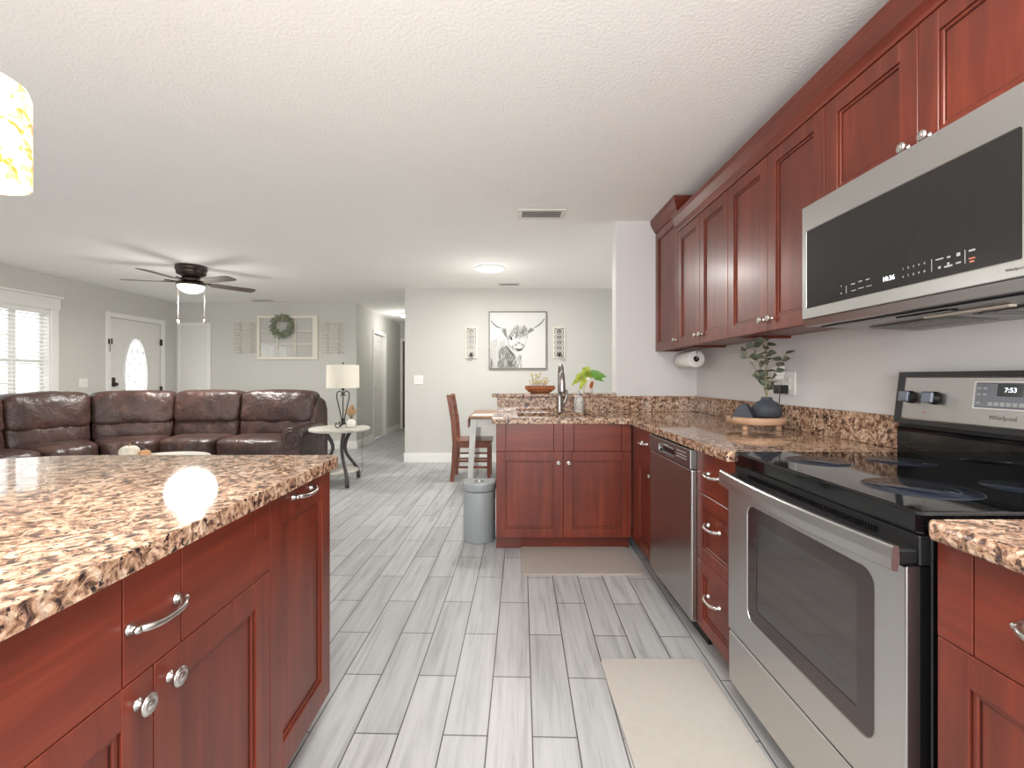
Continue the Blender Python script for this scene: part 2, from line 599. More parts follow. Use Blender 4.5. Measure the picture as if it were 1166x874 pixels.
        for a, b in zip(rows, rows[1:]):
            if len(a) == 1:
                bm.faces.new([a[0], b[0], b[1]]); bm.faces.new([a[0], b[1], b[2]])
            elif len(b) == 1:
                bm.faces.new([a[0], b[0], a[1]]); bm.faces.new([a[1], b[0], a[2]])
            else:
                bm.faces.new([a[0], b[0], b[1], a[1]]); bm.faces.new([a[1], b[1], b[2], a[2]])
        for f in bm.faces:
            f.smooth = True
        self._merge(bm)
        return self

    def build(self, name, mat, parent=None, loc=None, rotz=0.0):
        me = bpy.data.meshes.new(name)
        if loc is not None:
            for v in self.bm.verts:
                v.co -= Vector(loc)
        self.bm.to_mesh(me)
        self.bm.free()
        for mt_ in (mat if isinstance(mat, (list, tuple)) else (mat,)):
            me.materials.append(mt_)
        o = bpy.data.objects.new(name, me)
        COL.objects.link(o)
        if loc is not None:
            o.location = loc
        if parent is not None:
            o.parent = parent
        return o


def tag(o, label, cat=None, group=None, kind=None):
    if label: o['label'] = label
    if cat: o['category'] = cat
    if group: o['group'] = group
    if kind: o['kind'] = kind
    return o


def thing(name, label, cat, loc=(0, 0, 0), rz=0.0, group=None):
    o = bpy.data.objects.new(name, None)
    o.empty_display_size = .1
    COL.objects.link(o)
    o.location = loc
    o.rotation_euler = (0, 0, rz)
    return tag(o, label, cat, group)


def struct(name, mb, mat, label=None):
    o = mb.build(name, mat)
    o['kind'] = 'structure'
    if label: o['label'] = label
    return o


def dup(root, loc, rz, label, group=None, cat=None):
    def rec(o, par):
        c = o.copy()
        COL.objects.link(c)
        if par is not None:
            c.parent = par
        for ch in list(o.children):
            rec(ch, c)
        return c
    c = rec(root, None)
    c.location = loc
    c.rotation_euler = (0, 0, rz)
    c['label'] = label
    if group: c['group'] = group
    if cat: c['category'] = cat
    return c


def text(name, s, size, mat, parent, mtx, ext=.0004):
    cu = bpy.data.curves.new(name, 'FONT')
    cu.body = s
    cu.size = size
    cu.extrude = ext
    cu.align_x = 'CENTER'
    cu.align_y = 'CENTER'
    tmp = bpy.data.objects.new(name + '_tmp', cu)
    COL.objects.link(tmp)
    dg = bpy.context.evaluated_depsgraph_get()
    me = bpy.data.meshes.new_from_object(tmp.evaluated_get(dg))
    bpy.data.objects.remove(tmp)
    me.transform(mtx)
    me.materials.clear()
    me.materials.append(mat)
    o = bpy.data.objects.new(name, me)
    COL.objects.link(o)
    o.parent = parent
    return o


def T(x, y, z):
    return Matrix.Translation((x, y, z))


def RX(a): return Matrix.Rotation(R(a), 4, 'X')
def RY(a): return Matrix.Rotation(R(a), 4, 'Y')
def RZ(a): return Matrix.Rotation(R(a), 4, 'Z')


def arc(cx, cy, r, a0, a1, n):
    return [(cx + r * math.cos(R(a0 + (a1 - a0) * i / n)), cy + r * math.sin(R(a0 + (a1 - a0) * i / n))) for i in range(n + 1)]


def slab(mb, outer, holes, z0, z1, bev=.012, seg=4):
    """flat slab with rounded edges and clean holes."""
    bm = bmesh.new()
    eo = []
    loops = []
    for lp in [outer] + holes:
        vs = [bm.verts.new((x, y, z0)) for x, y in lp]
        loops.append(vs)
        for i in range(len(vs)):
            eo.append(bm.edges.new((vs[i], vs[(i + 1) % len(vs)])))
    bmesh.ops.triangle_fill(bm, use_beauty=True, use_dissolve=False, edges=eo)
    faces = bm.faces[:]
    r = bmesh.ops.extrude_face_region(bm, geom=faces)
    nv = [g for g in r['geom'] if isinstance(g, bmesh.types.BMVert)]
    for v in nv:
        v.co.z = z1
    bmesh.ops.recalc_face_normals(bm, faces=bm.faces)
    if bev:
        ed = []
        for e in bm.edges:
            if len(e.link_faces) == 2 and abs(e.verts[0].co.z - e.verts[1].co.z) < 1e-6:
                n0, n1 = e.link_faces[0].normal, e.link_faces[1].normal
                if abs(n0.z) > .9 and abs(n1.z) < .1 or abs(n1.z) > .9 and abs(n0.z) < .1:
                    ed.append(e)
        bmesh.ops.bevel(bm, geom=ed, offset=bev, segments=seg, affect='EDGES', profile=.5, clamp_overlap=True)
    mb._merge(bm)
    return mb


# ------------------------------------------------------------------ the room
XL, XR, YB, YK = -5.6, 1.5, 7.65, 3.66
YD = 6.42
YF = -1.8
struct('floor', MB().box(XL - .1, 3.2, YF, 12.2, -.05, 0), M['floor'], 'grey wood-look plank tile floor')
struct('ceiling', MB().box(XL - .1, 3.2, YF, 12.2, CEIL, CEIL + .08), M['ceil'], 'white orange-peel textured ceiling')
# left wall with window and front door openings
WY0, WY1, WZ0, WZ1 = 3.55, 5.57, .80, 2.02
DY0, DY1, DZ1 = 6.40, 7.34, 2.04
mb = MB()
a, b = XL - .12, XL
mb.box(a, b, YF, WY0, 0, CEIL).box(a, b, WY0, WY1, 0, WZ0).box(a, b, WY0, WY1, WZ1, CEIL)
mb.box(a, b, WY1, DY0, 0, CEIL).box(a, b, DY0, DY1, DZ1, CEIL).box(a, b, DY1, YB + .1, 0, CEIL)
struct('wall_left', mb, M['wall'], 'light greige living room wall')
struct('wall_living_back', MB().box(XL, -2.56, YB, YB + .1, 0, CEIL), M['wall'])
HY0, HY1 = 8.62, 9.40
mb = MB()
mb.box(-2.66, -2.56, YB + .1, HY0, 0, CEIL).box(-2.66, -2.56, HY0, HY1, 2.03, CEIL).box(-2.66, -2.56, HY1, 10.8, 0, CEIL)
struct('wall_hall_left', mb, M['wall'])
mb = MB()
mb.box(-2.56, -2.50, 10.7, 10.8, 0, CEIL).box(-2.50, -1.62, 10.7, 10.8, 2.04, CEIL).box(-1.62, -1.47, 10.7, 10.8, 0, CEIL)
struct('wall_hall_end', mb, M['wall'])
struct('wall_dining', MB().box(-1.47, 3.1, YD, YD + .1, 0, CEIL), M['wall'])
struct('wall_hall_right', MB().box(-1.47, -1.37, YD + .1, 10.8, 0, CEIL), M['wall'])
struct('wall_dining_right', MB().box(3.0, 3.1, YK + .125, 4.1, 0, CEIL).box(3.0, 3.1, 5.95, YD, 0, CEIL).box(3.0, 3.1, 4.1, 5.95, 2.05, CEIL), M['wall'])
mb = MB()
for (y0, y1, z0, z1) in ((4.1, 4.16, .0, 2.05), (5.89, 5.95, .0, 2.05), (4.16, 5.89, 1.99, 2.05), (4.16, 5.89, 0.001, .05), (5.0, 5.06, .05, 1.99)):
    mb.box(3.02, 3.08, y0, y1, z0, z1)
w2 = tag(mb.build('added_patio_door', M['white']), 'white sliding patio door frame added unseen for daylight in the dining room', kind='structure')  # unseen door, added so daylight reaches the far walls
MB().box(3.045, 3.05, 4.16, 5.89, .05, 1.99).build('window_pane', M['glass'], w2)
struct('wall_kitchen_right', MB().box(XR, XR + .1, YF, YK + .125, 0, CEIL), M['kwall'])
struct('wall_kitchen_back', MB().box(.855, XR, YK, YK + .125, 0, CEIL).box(XR + .1, 3.1, YK, YK + .125, 0, CEIL), M['kwall'])
struct('wall_half', MB().box(-.10, .855, YK, YK + .125, 0, 1.029), M['wall'], 'low half wall behind the sink counter')
# white sheet painting the lit look of the kitchen back wall's end face
struct('lit_wall_end', MB().box(.851, .8549, YK + .004, YK + .121, 1.07, CEIL), M['white'])


def base(name, x0, x1, y0, y1):
    m = MB()
    m.box(x0, x1, y0, y1, 0, .105)
    if abs(x1 - x0) > abs(y1 - y0):
        m.box(x0, x1, y0 + (y1 - y0) * .35, y1, .105, .13) if name.endswith('back') else m.box(x0, x1, y0 + (y1 - y0) * .35, y1, .105, .13)
    else:
        m.box(x0, x0 + (x1 - x0) * .65, y0, y1, .105, .13)
    struct(name, m, M['white'])


base('baseboard_dining', -1.47, 3.0, YD - .015, YD)
base('baseboard_living_back', -5.0 + .02, -2.56, YB - .015, YB)
base('baseboard_hall_left', -2.56, -2.545, YB - .015, HY0 - .08)
base('baseboard_hall_left.001', -2.56, -2.545, HY1 + .08, 10.7)
base('baseboard_left', XL, XL + .015, YF, DY0 - .08)
base('baseboard_hall_right', -1.485, -1.47, YD, 10.7)


def casing_x(mb, xw, sgn, y0, y1, z1, w=.07, t=.018, z0=0, bottom=False):
    """casing on a wall in plane x = xw"""
    a, b = xw, xw + sgn * t
    mb.box(a, b, y0 - w, y0, z0, z1 + w, .003)
    mb.box(a, b, y1, y1 + w, z0, z1 + w, .003)
    mb.box(a, b, y0, y1, z1, z1 + w, .003)
    if bottom:
        mb.box(a, b, y0, y1, z0, z0 + w, .003)


# window 1 with blinds on the left wall
mb = MB()
cx0, cx1 = XL, XL + .02
mb.box(cx0, cx1, WY0 - .09, WY0, WZ0 - .02, WZ1 + .02, .003)
mb.box(cx0, cx1, WY1, WY1 + .09, WZ0 - .02, WZ1 + .02, .003)
mb.box(cx0, cx1 + .004, WY0 - .11, WY1 + .11, WZ1, WZ1 + .14, .003)
mb.box(cx0, cx1 + .03, WY0 - .13, WY1 + .13, WZ1 + .14, WZ1 + .165, .004)
mb.box(cx0, cx1 + .05, WY0 - .12, WY1 + .12, WZ0 - .05, WZ0 - .02, .004)
# jambs
mb.box(XL - .12, XL, WY0, WY0 + .015, WZ0, WZ1).box(XL - .12, XL, WY1 - .015, WY1, WZ0, WZ1)
mb.box(XL - .12, XL, WY0, WY1, WZ1 - .015, WZ1).box(XL - .12, XL, WY0, WY1, WZ0, WZ0 + .015)
win = mb.build('window_1', M['white'])
tag(win, 'white cased living room window', kind='structure')
mb = MB()
sx0, sx1 = XL - .105, XL - .075
for (y0, y1, nv) in ((WY0 + .015, 4.15, 1), (4.15, 5.21, 2), (5.21, WY1 - .015, 0)):
    mb.box(sx0, sx1, y0, y0 + .04, WZ0 + .015, WZ1 - .015).box(sx0, sx1, y1 - .04, y1, WZ0 + .015, WZ1 - .015)
    for zz in (WZ0 + .015, 1.37, WZ1 - .055):
        mb.box(sx0, sx1, y0 + .04, y1 - .04, zz, zz + .04)
    for q in range(nv):
        yy = y0 + (y1 - y0) * (q + 1) / (nv + 1)
        mb.box(sx0 + .01, sx1 - .005, yy - .009, yy + .009, WZ0 + .05, WZ1 - .05)
    if nv:
        for zz in (1.12, 1.68):
            mb.box(sx0 + .01, sx1 - .005, y0 + .04, y1 - .04, zz - .009, zz + .009)
mb.build('window_sash', M['white'], win)
mb = MB().box(XL - .092, XL - .088, WY0 + .02, WY1 - .02, WZ0 + .02, WZ1 - .02)
mb.build('window_pane', M['glass'], win)
t = thing('window_blind', 'white horizontal slat blind hanging in the living room window', 'blind', (XL - .03, 4.5, WZ1 - .02))
mb = MB()
z = WZ1 - .08
while z > WZ0 + .05:
    for (y0, y1) in ((WY0 + .02, 5.19), (5.22, WY1 - .02)):
        mb.quad([(-.022, y0 - 4.5, z - WZ1 + .02 + .008), (.022, y0 - 4.5, z - WZ1 + .02 - .008), (.022, y1 - 4.5, z - WZ1 + .02 - .008), (-.022, y1 - 4.5, z - WZ1 + .02 + .008)])
        mb.quad([(-.022, y0 - 4.5, z - WZ1 + .02 + .006), (-.022, y1 - 4.5, z - WZ1 + .02 + .006), (.022, y1 - 4.5, z - WZ1 + .02 - .010), (.022, y0 - 4.5, z - WZ1 + .02 - .010)])
    z -= .045
tag(mb.build('slats', M['blind'], t), None)
MB().box(-.025, .028, WY0 + .02 - 4.5, WY1 - .02 - 4.5, -.04, .004, .003).build('headrail', M['blind'], t)
for yy in (3.8, 4.4, 5.0, 5.3):
    MB().tube([(.024, yy - 4.5, -.03), (.024, yy - 4.5, WZ0 - WZ1 + .08)], .0015, 5).build('ladder_cord', M['blind'], t)

# front door (door 1) with oval leaded glass
mb = MB()
casing_x(mb, XL, 1, DY0, DY1, DZ1)
fd = mb.build('door_1', M['white'])
tag(fd, 'white front door with oval leaded glass', kind='structure')
DCy, DCz, ra, rb = (DY0 + DY1) / 2, 1.21, .205, .56
mb = MB(Matrix(((0, 0, 1, XL - .06), (1, 0, 0, 0), (0, 1, 0, 0), (0, 0, 0, 1))))
oval = [(DCy + ra * math.cos(2 * PI * i / 48), DCz + rb * math.sin(2 * PI * i / 48)) for i in range(48)]
slab(mb, [(DY0 + .004, .01), (DY1 - .004, .01), (DY1 - .004, DZ1 - .004), (DY0 + .004, DZ1 - .004)], [oval], 0, .045, 0)
leafo = mb.build('door_leaf', M['door'], fd)
# raised moulding round the oval and two lower panels
mb = MB()
mb.tube([(XL - .012, DCy + (ra + .012) * math.cos(2 * PI * i / 48), DCz + (rb + .012) * math.sin(2 * PI * i / 48)) for i in range(48)], .014, 8, closed=True)
for (y0, y1) in ((DY0 + .12, DCy - .04), (DCy + .04, DY1 - .12)):
    mb.box(XL - .016, XL - .008, y0, y1, .18, .52, .004)
mb.build('oval_moulding', M['door'], fd)
mb = MB(Matrix(((0, 0, 1, XL - .04), (1, 0, 0, 0), (0, 1, 0, 0), (0, 0, 0, 1))))
slab(mb, oval, [], 0, .004, 0)
mb.build('door_pane', M['glass'], fd)
mb = MB()
X0 = XL - .034
for kx in (-.5, 0.5):
    pts = []
    for i in range(25):
        s_ = -1 + 2 * i / 24
        pts.append((X0, DCy + kx * ra * math.cos(s_ * PI / 2) * 1.1, DCz + s_ * rb * .97))
    mb.tube(pts, .004, 5)
for zc in (-.36, -.18, 0, .18, .36):
    mb.tube([(X0, DCy + .055 * math.cos(PI / 2 * q), DCz + zc + .09 * math.sin(PI / 2 * q)) for q in range(4)], .004, 5, closed=True)
    w = ra * math.sqrt(max(0, 1 - (zc / rb) ** 2))
    mb.tube([(X0, DCy - w, DCz + zc), (X0, DCy - .055, DCz + zc)], .003, 5)
    mb.tube([(X0, DCy + w, DCz + zc), (X0, DCy + .055, DCz + zc)], .003, 5)
mb.build('leaded_caming', M['lead'], fd)
mb = MB()
mb.box(XL - .015, XL - .005, DY0 + .045, DY0 + .10, 1.06, 1.19, .004)
mb.ball((XL + .03, DY0 + .072, 1.095), .026)
mb.build('door_handle', M['bronze'], fd)
mb = MB()
for zz in (1.75, 1.0, .25):
    mb.box(XL - .012, XL + .022, DY1 - .012, DY1 + .006, zz - .05, zz + .05)
mb.build('hinge', M['bronze'], fd)
mb = MB()
mb.box(XL + .018, XL + .026, DY0 - .05, DY0 - .02, 1.66, 1.73, .002)
mb.tube([(XL + .028, DY0 - .035, 1.68), (XL + .035, DY0 - .03, 1.60), (XL + .028, DY0 - .03, 1.55)], .004, 6)
mb.box(XL - .015, XL - .005, DY0 + .03, DY0 + .055, 1.66, 1.74, .002)
mb.build('chain_lock', M['bronze'], fd)

# closet door on the living room back wall (door 2)
mb = MB()
for (x0, x1, z0, z1) in ((-5.55, -5.49, 0, 2.11), (-5.06, -5.0, 0, 2.11), (-5.49, -5.06, 2.05, 2.11)):
    mb.box(x0, x1, YB - .02, YB, z0, z1, .003)
d2 = tag(mb.build('door_2', M['white']), 'narrow white closet door', kind='structure')
MB().box(-5.488, -5.062, YB - .008, YB - .0005, .01, 2.048, .002).build('door_leaf', M['door'], d2)
MB().ball((-5.10, YB - .04, .92), .024).box(-5.108, -5.092, YB - .03, YB - .008, .912, .928).build('door_handle', M['bronze'], d2)


# six panel hall door (door 3)
mb = MB()
casing_x(mb, -2.56, 1, HY0, HY1, 2.03)
mb.box(-2.66, -2.56, HY0, HY0 + .012, 0, 2.03).box(-2.66, -2.56, HY1 - .012, HY1, 0, 2.03)
d3 = tag(mb.build('door_3', M['white']), 'white six panel hallway door', kind='structure')
mb = MB()
xa, xb = -2.63, -2.595
mb.box(xa, xb - .008, HY0 + .014, HY1 - .014, .02, 2.02)
ys = [HY0 + .014, HY0 + .11, (HY0 + HY1) / 2 - .045, (HY0 + HY1) / 2 + .045, HY1 - .11, HY1 - .014]
zs = [.02, .24, .80, .98, 1.58, 1.68, 1.90, 2.02]
for i in (0, 2, 4):
    mb.box(xa, xb, ys[i], ys[i + 1], .02, 2.02, .002)
for i in (0, 2, 4, 6):
    for j in (1, 3):
        mb.box(xa, xb, ys[j], ys[j + 1], zs[i], zs[i + 1], .002)
for i in (1, 3, 5):
    for j in (1, 3):
        mb.box(xa, xb - .002, ys[j] + .02, ys[j + 1] - .02, zs[i] + .02, zs[i + 1] - .02, .005)
mb.build('door_leaf', M['door'], d3)
MB().ball((-2.56, HY0 + .07, 1.0), .026).tube([(-2.60, HY0 + .07, 1.0), (-2.565, HY0 + .07, 1.0)], .01).build('door_handle', M['pewter'], d3)
# hall end doorway (door 4)
mb = MB()
for (x0, x1, z0, z1) in ((-2.555, -2.50, 0, 2.10), (-1.62, -1.55, 0, 2.10), (-2.50, -1.62, 2.04, 2.10)):
    mb.box(x0, x1, 10.68, 10.70, z0, z1, .003)
d4 = tag(mb.build('door_4', M['white']), 'doorway at the far end of the hall', kind='structure')
MB().box(-2.498, -1.622, 10.74, 10.78, .01, 2.035).build('door_leaf', M['darkdoor'], d4)


# ------------------------------------------------------------------ cabinet builders (local frame: x along the front, -y out, z up)
def shaker(parent, name, x0, x1, z0, z1, st=.062, mat='cherry', rail=None):
    """five piece door with an inner bead; returns the part"""
    rl = rail or st
    m = MB()
    g = .0012
    m.box(x0 + g, x0 + st, 0, .02, z0 + g, z1 - g, .0014)
    m.box(x1 - st, x1 - g, 0, .02, z0 + g, z1 - g, .0014)
    m.box(x0 + st, x1 - st, 0, .02, z0 + g, z0 + rl, .0014)
    m.box(x0 + st, x1 - st, 0, .02, z1 - rl, z1 - g, .0014)
    m.box(x0 + st - .002, x1 - st + .002, .011, .018, z0 + rl - .002, z1 - rl + .002)
    w = .011
    for (a, b, c, d) in ((x0 + st, x0 + st + w, z0 + rl, z1 - rl), (x1 - st - w, x1 - st, z0 + rl, z1 - rl),
                         (x0 + st + w, x1 - st - w, z0 + rl, z0 + rl + w), (x0 + st + w, x1 - st - w, z1 - rl - w, z1 - rl)):
        m.box(a, b, .0055, .012, c, d, .002)
    # recess shade painted as dark strips, on the frame and on the flat panel
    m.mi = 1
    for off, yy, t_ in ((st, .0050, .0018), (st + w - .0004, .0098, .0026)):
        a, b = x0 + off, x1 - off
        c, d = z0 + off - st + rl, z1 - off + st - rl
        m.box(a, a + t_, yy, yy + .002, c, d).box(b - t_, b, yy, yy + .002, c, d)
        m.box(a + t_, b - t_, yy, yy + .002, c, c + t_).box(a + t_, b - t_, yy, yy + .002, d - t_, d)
    return m.build(name, (M[mat], M['shade_line']), parent)


def slabfront(parent, name, x0, x1, z0, z1, grooves=(), mat='cherryx'):
    m = MB()
    xs = [x0] + list(grooves) + [x1]
    for a, b in zip(xs, xs[1:]):
        m.box(a + .0015, b - .0015, 0, .018, z0 + .0012, z1 - .0012, .0008)
    m.mi = 1
    m.box(x0 + .003, x1 - .003, .0165, .0195, z0 + .003, z1 - .003)  # dark backing paints the shade inside the gaps
    return m.build(name, (M[mat], M['shade_line']), parent)


def pull(parent, cx, cz, L=.10, vertical=False):
    m = MB()
    h = L / 2
    pts = []
    for i in range(13):
        t_ = -1 + 2 * i / 12
        pts.append((cx + h * t_, -.012 - .020 * (1 - t_ ** 4), cz - .004 * math.cos(t_ * PI / 2)))
    rads = [.0068 if abs(-1 + 2 * i / 12) > .8 else .0048 + .0018 * abs(-1 + 2 * i / 12) for i in range(13)]
    m.tube(pts, .005, 10, rads=rads)
    for s in (-1, 1):
        m.lathe([(.0105, 0), (.0105, -.003), (.0085, -.0045), (.009, -.007), (.006, -.010), (.0065, -.017), (.0, -.019)], 14, (cx + s * h, 0, cz), 'Y')
        m.ball((cx + s * (h + .001), -.016, cz), .0085, (1.1, .8, .8), 10)
    return m.build('pull_handle', M['pewter'], parent)


def knob(parent, cx, cz, r=.0155):
    m = MB()
    m.lathe([(.010, 0), (.010, -.002), (.0055, -.004), (.005, -.013), (.008, -.016), (r * .95, -.018), (r, -.0205), (r * .95, -.0225),
             (r * .80, -.0228), (r * .78, -.0245), (r * .62, -.0250), (r * .5, -.0235), (r * .42, -.0255), (r * .2, -.027), (0.0001, -.0272)], 20, (cx, 0, cz), 'Y')
    return m.build('knob', M['pewter'], parent)


def carcass(root, w, d=.553, z0=.10, z1=.872, toe=True, name='cabinet_body', mat='cherry'):
    m = MB()
    y0 = .0215
    m.box(0, .018, y0, d, z0, z1).box(w - .018, w, y0, d, z0, z1)
    m.box(.018, w - .018, y0, d, z0, z0 + .018).box(.018, w - .018, d - .012, d, z0 + .018, z1)
    for (a, b, c, e) in ((.018, w - .018, z1 - .025, z1), (.018, w - .018, .665, .70)) if toe else ((.018, w - .018, z1 - .03, z1),):
        m.box(a, b, y0, y0 + .02, c, e)
    if not toe:
        m.box(.018, w - .018, y0 + .02, d - .012, z1 - .018, z1)
    o = m.build(name, M[mat], root)
    if toe:
        MB().box(0, w, .078, .095, 0.001, z0, .001).build('toe_kick', M['toe'], root)
    return o


RR = -PI / 2   # right run: fronts look to -x
ZD = .686      # drawer / door split


# --- sink cabinet
t = thing('sink_base_cabinet', 'cherry double-door cabinet under the sink with two drawer-style fronts', 'cabinet', (-.09, 3.10, 0), 0)
carcass(t, .92)
for (x0, x1, gr) in ((0, .455, (.066, .391)), (.455, .92, (.529, .851))):
    slabfront(t, 'drawer_front', x0, x1, ZD, .874, gr)
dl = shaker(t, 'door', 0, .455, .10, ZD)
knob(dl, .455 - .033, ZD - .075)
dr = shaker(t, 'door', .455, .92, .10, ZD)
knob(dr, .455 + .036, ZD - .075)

# --- corner cabinet in the right run
t = thing('corner_base_cabinet', 'narrow cherry cabinet between the sink corner and the dishwasher', 'cabinet', (.83, 3.10 - .003, 0), RR)
carcass(t, .475)
MB().box(.004, .112, .004, .02, .10, .874, .001).build('filler_strip', M['cherry'], t)
df = slabfront(t, 'drawer', .114, .474, ZD, .874, ())
pull(df, .30, .785)
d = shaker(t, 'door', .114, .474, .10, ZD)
knob(d, .474 - .035, ZD - .075)

# --- three drawer base between dishwasher and range
t = thing('drawer_base_cabinet', 'cherry cabinet of three drawers between dishwasher and range', 'cabinet', (.83, 2.018, 0), RR)
carcass(t, .334)
df = slabfront(t, 'drawer', 0, .334, .690, .874, ())
pull(df, .167, .785)
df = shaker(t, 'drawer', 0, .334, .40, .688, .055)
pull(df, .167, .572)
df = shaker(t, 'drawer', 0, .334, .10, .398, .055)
pull(df, .167, .275)

# --- near right base
t = thing('base_cabinet', 'cherry drawer-and-door cabinet at the near side of the range', 'cabinet', (.83, .887, 0), RR)
carcass(t, .38)
df = slabfront(t, 'drawer', 0, .38, ZD, .874, (.070, .310))
pull(df, .205, .785)
d = shaker(t, 'door', 0, .38, .10, ZD)
knob(d, .345, ZD - .075)
dup(t, (.83, .505, 0), RR, 'cherry drawer-and-door cabinet at the near end of the right counter, out past the picture edge')

# --- island cabinets
IX = -.62
t = thing('island_end_cabinet', 'narrow cherry pull-out cabinet at the far end of the island', 'cabinet', (IX, 1.184, 0), PI / 2)
carcass(t, .396)
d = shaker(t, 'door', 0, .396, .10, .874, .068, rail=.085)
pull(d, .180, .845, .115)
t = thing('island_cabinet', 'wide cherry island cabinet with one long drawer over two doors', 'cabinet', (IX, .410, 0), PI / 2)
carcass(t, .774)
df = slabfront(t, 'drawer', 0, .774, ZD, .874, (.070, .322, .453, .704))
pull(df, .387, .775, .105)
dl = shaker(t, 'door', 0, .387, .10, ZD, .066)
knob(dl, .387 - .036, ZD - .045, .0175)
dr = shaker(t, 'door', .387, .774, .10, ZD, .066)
knob(dr, .387 + .036, ZD - .045, .0175)
dup(t, (IX, -.366, 0), PI / 2, 'wide cherry island cabinet at the near end of the island, past the picture edge')
t = thing('island_back_panel', 'cherry back panel closing the far side of the island', 'panel', (-1.22, .6, 0))
m = MB()
m.box(-.018, 0, -.96, .98, 0.001, .874)
m.build('island_back_board', M['cherry'], t)

# ------------------------------------------------------------------ upper cabinets
UX, UZ0, UZ1 = 1.17, 1.396, 2.195


def upper(name, label, ytop, widths, z0=UZ0, z1=UZ1, knobs=(), st=.062):
    t_ = thing(name, label, 'cabinet', (UX, ytop, z0), RR)
    w = sum(widths)
    h = z1 - z0
    m = MB()
    d_ = XR - UX - .002
    m.box(0, .016, .0215, d_, 0, h).box(w - .016, w, .0215, d_, 0, h)
    m.box(.016, w - .016, .0215, d_, .012, .03).box(.016, w - .016, .0215, d_, h - .018, h)
    m.box(.016, w - .016, .0215, .04, 0, .03)
    m.box(.016, w - .016, d_ - .01, d_, .03, h - .018)
    m.build('cabinet_body', M['cherry'], t_)
    x = 0
    for wi, kn in zip(widths, knobs):
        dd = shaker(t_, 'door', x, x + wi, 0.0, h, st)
        if kn is not None:
            knob(dd, x + (wi - .034 if kn > 0 else .034), .055)
        x += wi
    return t_


cc = upper('tall_wall_cabinet', 'tall single-door cherry wall cabinet in the corner, rising to the ceiling', YK - .003, (.484,), z1=2.335, knobs=(1,))
# crown on the tall cabinet, with a return on the near side
prof = [(0.02, 0), (-.004, 0), (-.008, .012), (-.022, .03), (-.040, .07), (-.044, .098), (.02, .098)]


def crown(mb, prof, x0, x1, zb, ret=0.0, scale=1.0):
    bm = bmesh.new()
    A, B = [], []
    for (y, z_) in prof:
        A.append(bm.verts.new((x0, y * scale, zb + z_)))
        B.append(bm.verts.new((x1 + (-y * scale if ret else 0), y * scale, zb + z_)))
    n = len(prof)
    for i in range(n):
        j = (i + 1) % n
        bm.faces.new([A[i], A[j], B[j], B[i]])
    bm.faces.new(A)
    if ret:
        C_ = [bm.verts.new((x1 - y * scale, ret, zb + z_)) for (y, z_) in prof]
        for i in range(n):
            j = (i + 1) % n
            bm.faces.new([B[i], B[j], C_[j], C_[i]])
        bm.faces.new(C_)
    else:
        bm.faces.new(B)
    bmesh.ops.recalc_face_normals(bm, faces=bm.faces)
    mb._merge(bm)


m = MB()
crown(m, prof, 0, .484, 2.337 - UZ0, ret=.32)
m.build('crown', M['cherryx'], cc)
upper('wall_cabinet', 'two-door cherry wall cabinet beside the tall corner cabinet', 3.171, (.362, .362), knobs=(1, -1))
upper('wall_cabinet', 'two-door cherry wall cabinet next to the microwave', 2.445, (.375, .375), knobs=(1, -1))
upper('over_microwave_cabinet', 'short two-door cherry cabinet above the microwave', 1.693, (.385, .385), z0=1.806, knobs=(1, -1))
# lower crown over the run of wall cabinets
t = thing('crown_moulding', 'cherry crown moulding along the tops of the wall cabinets', 'moulding', (UX, 3.170, 2.196), RR)
m = MB()
crown(m, [(0.03, 0), (-.004, 0), (-.006, .012), (-.022, .035), (-.040, .080), (-.045, .106), (.03, .106)], 0, 2.25, 0)
m.build('moulding', M['cherryx'], t)
m = MB()
m.box(0, 2.25, .03, .05, 0, .106)
m.build('backing_rail', M['cherryx'], t)

# ------------------------------------------------------------------ countertops
t = thing('granite_countertop', 'L-shaped speckled granite counter with the sink in its left arm', 'countertop', (0, 0, .875))
outer = [(-.12, 3.657), (-.12, 3.085)] + arc(-.105, 3.085, .015, 180, 270, 3) + [(.74, 3.07), (.775, 3.063), (.793, 3.045), (.80, 3.01), (.80, 1.684), (1.498, 1.684), (1.498, 3.657)]
hole = arc(.10, 3.24, .04, 180, 270, 4) + arc(.66, 3.24, .04, 270, 360, 4) + arc(.66, 3.50, .04, 0, 90, 4) + arc(.10, 3.50, .04, 90, 180, 4)
slab(MB(), outer, [hole], 0, .039, .011, 3).build('counter_slab', M['granite'], t)
m = MB()
m.box(1.476, 1.498, 1.686, 3.636, .0395, .165, .003)
m.box(.857, 1.498, 3.637, 3.658, .0395, .165, .003)
m.box(-.095, .857, 3.637, 3.658, .0395, .154, .001)
m.build('backsplash', M['granite'], t)
t = thing('bar_ledge', 'raised granite ledge on the half wall behind the sink', 'ledge', (0, 3.62, 1.03))
slab(MB(), [(-.14, 0), (.852, 0), (.852, .33), (-.14, .33)], [], 0, .030, .008, 3).build('ledge_slab', M['granite'], t)
t = thing('granite_countertop', 'short granite counter at the near side of the range', 'countertop', (0, 0, .875))
slab(MB(), [(.80, .87)] + [(.812, .885), (1.498, .885), (1.498, .12), (.80, .12)], [], 0, .039, .011, 3).build('counter_slab', M['granite'], t)
m = MB().box(1.476, 1.498, .122, .883, .0395, .165, .003).build('backsplash', M['granite'], t)
t = thing('island_countertop', 'big polished granite top of the kitchen island with a rounded corner', 'countertop', (0, 0, .878))
outer = [(-.59, -.45)] + [(-.59, 1.565)] + arc(-.625, 1.565, .035, 0, 90, 5) + arc(-1.43, 1.15, .45, 90, 180, 14) + [(-1.88, -.45)]
slab(MB(), outer, [], 0, .037, .013, 4).build('counter_slab', M['granite'], t)

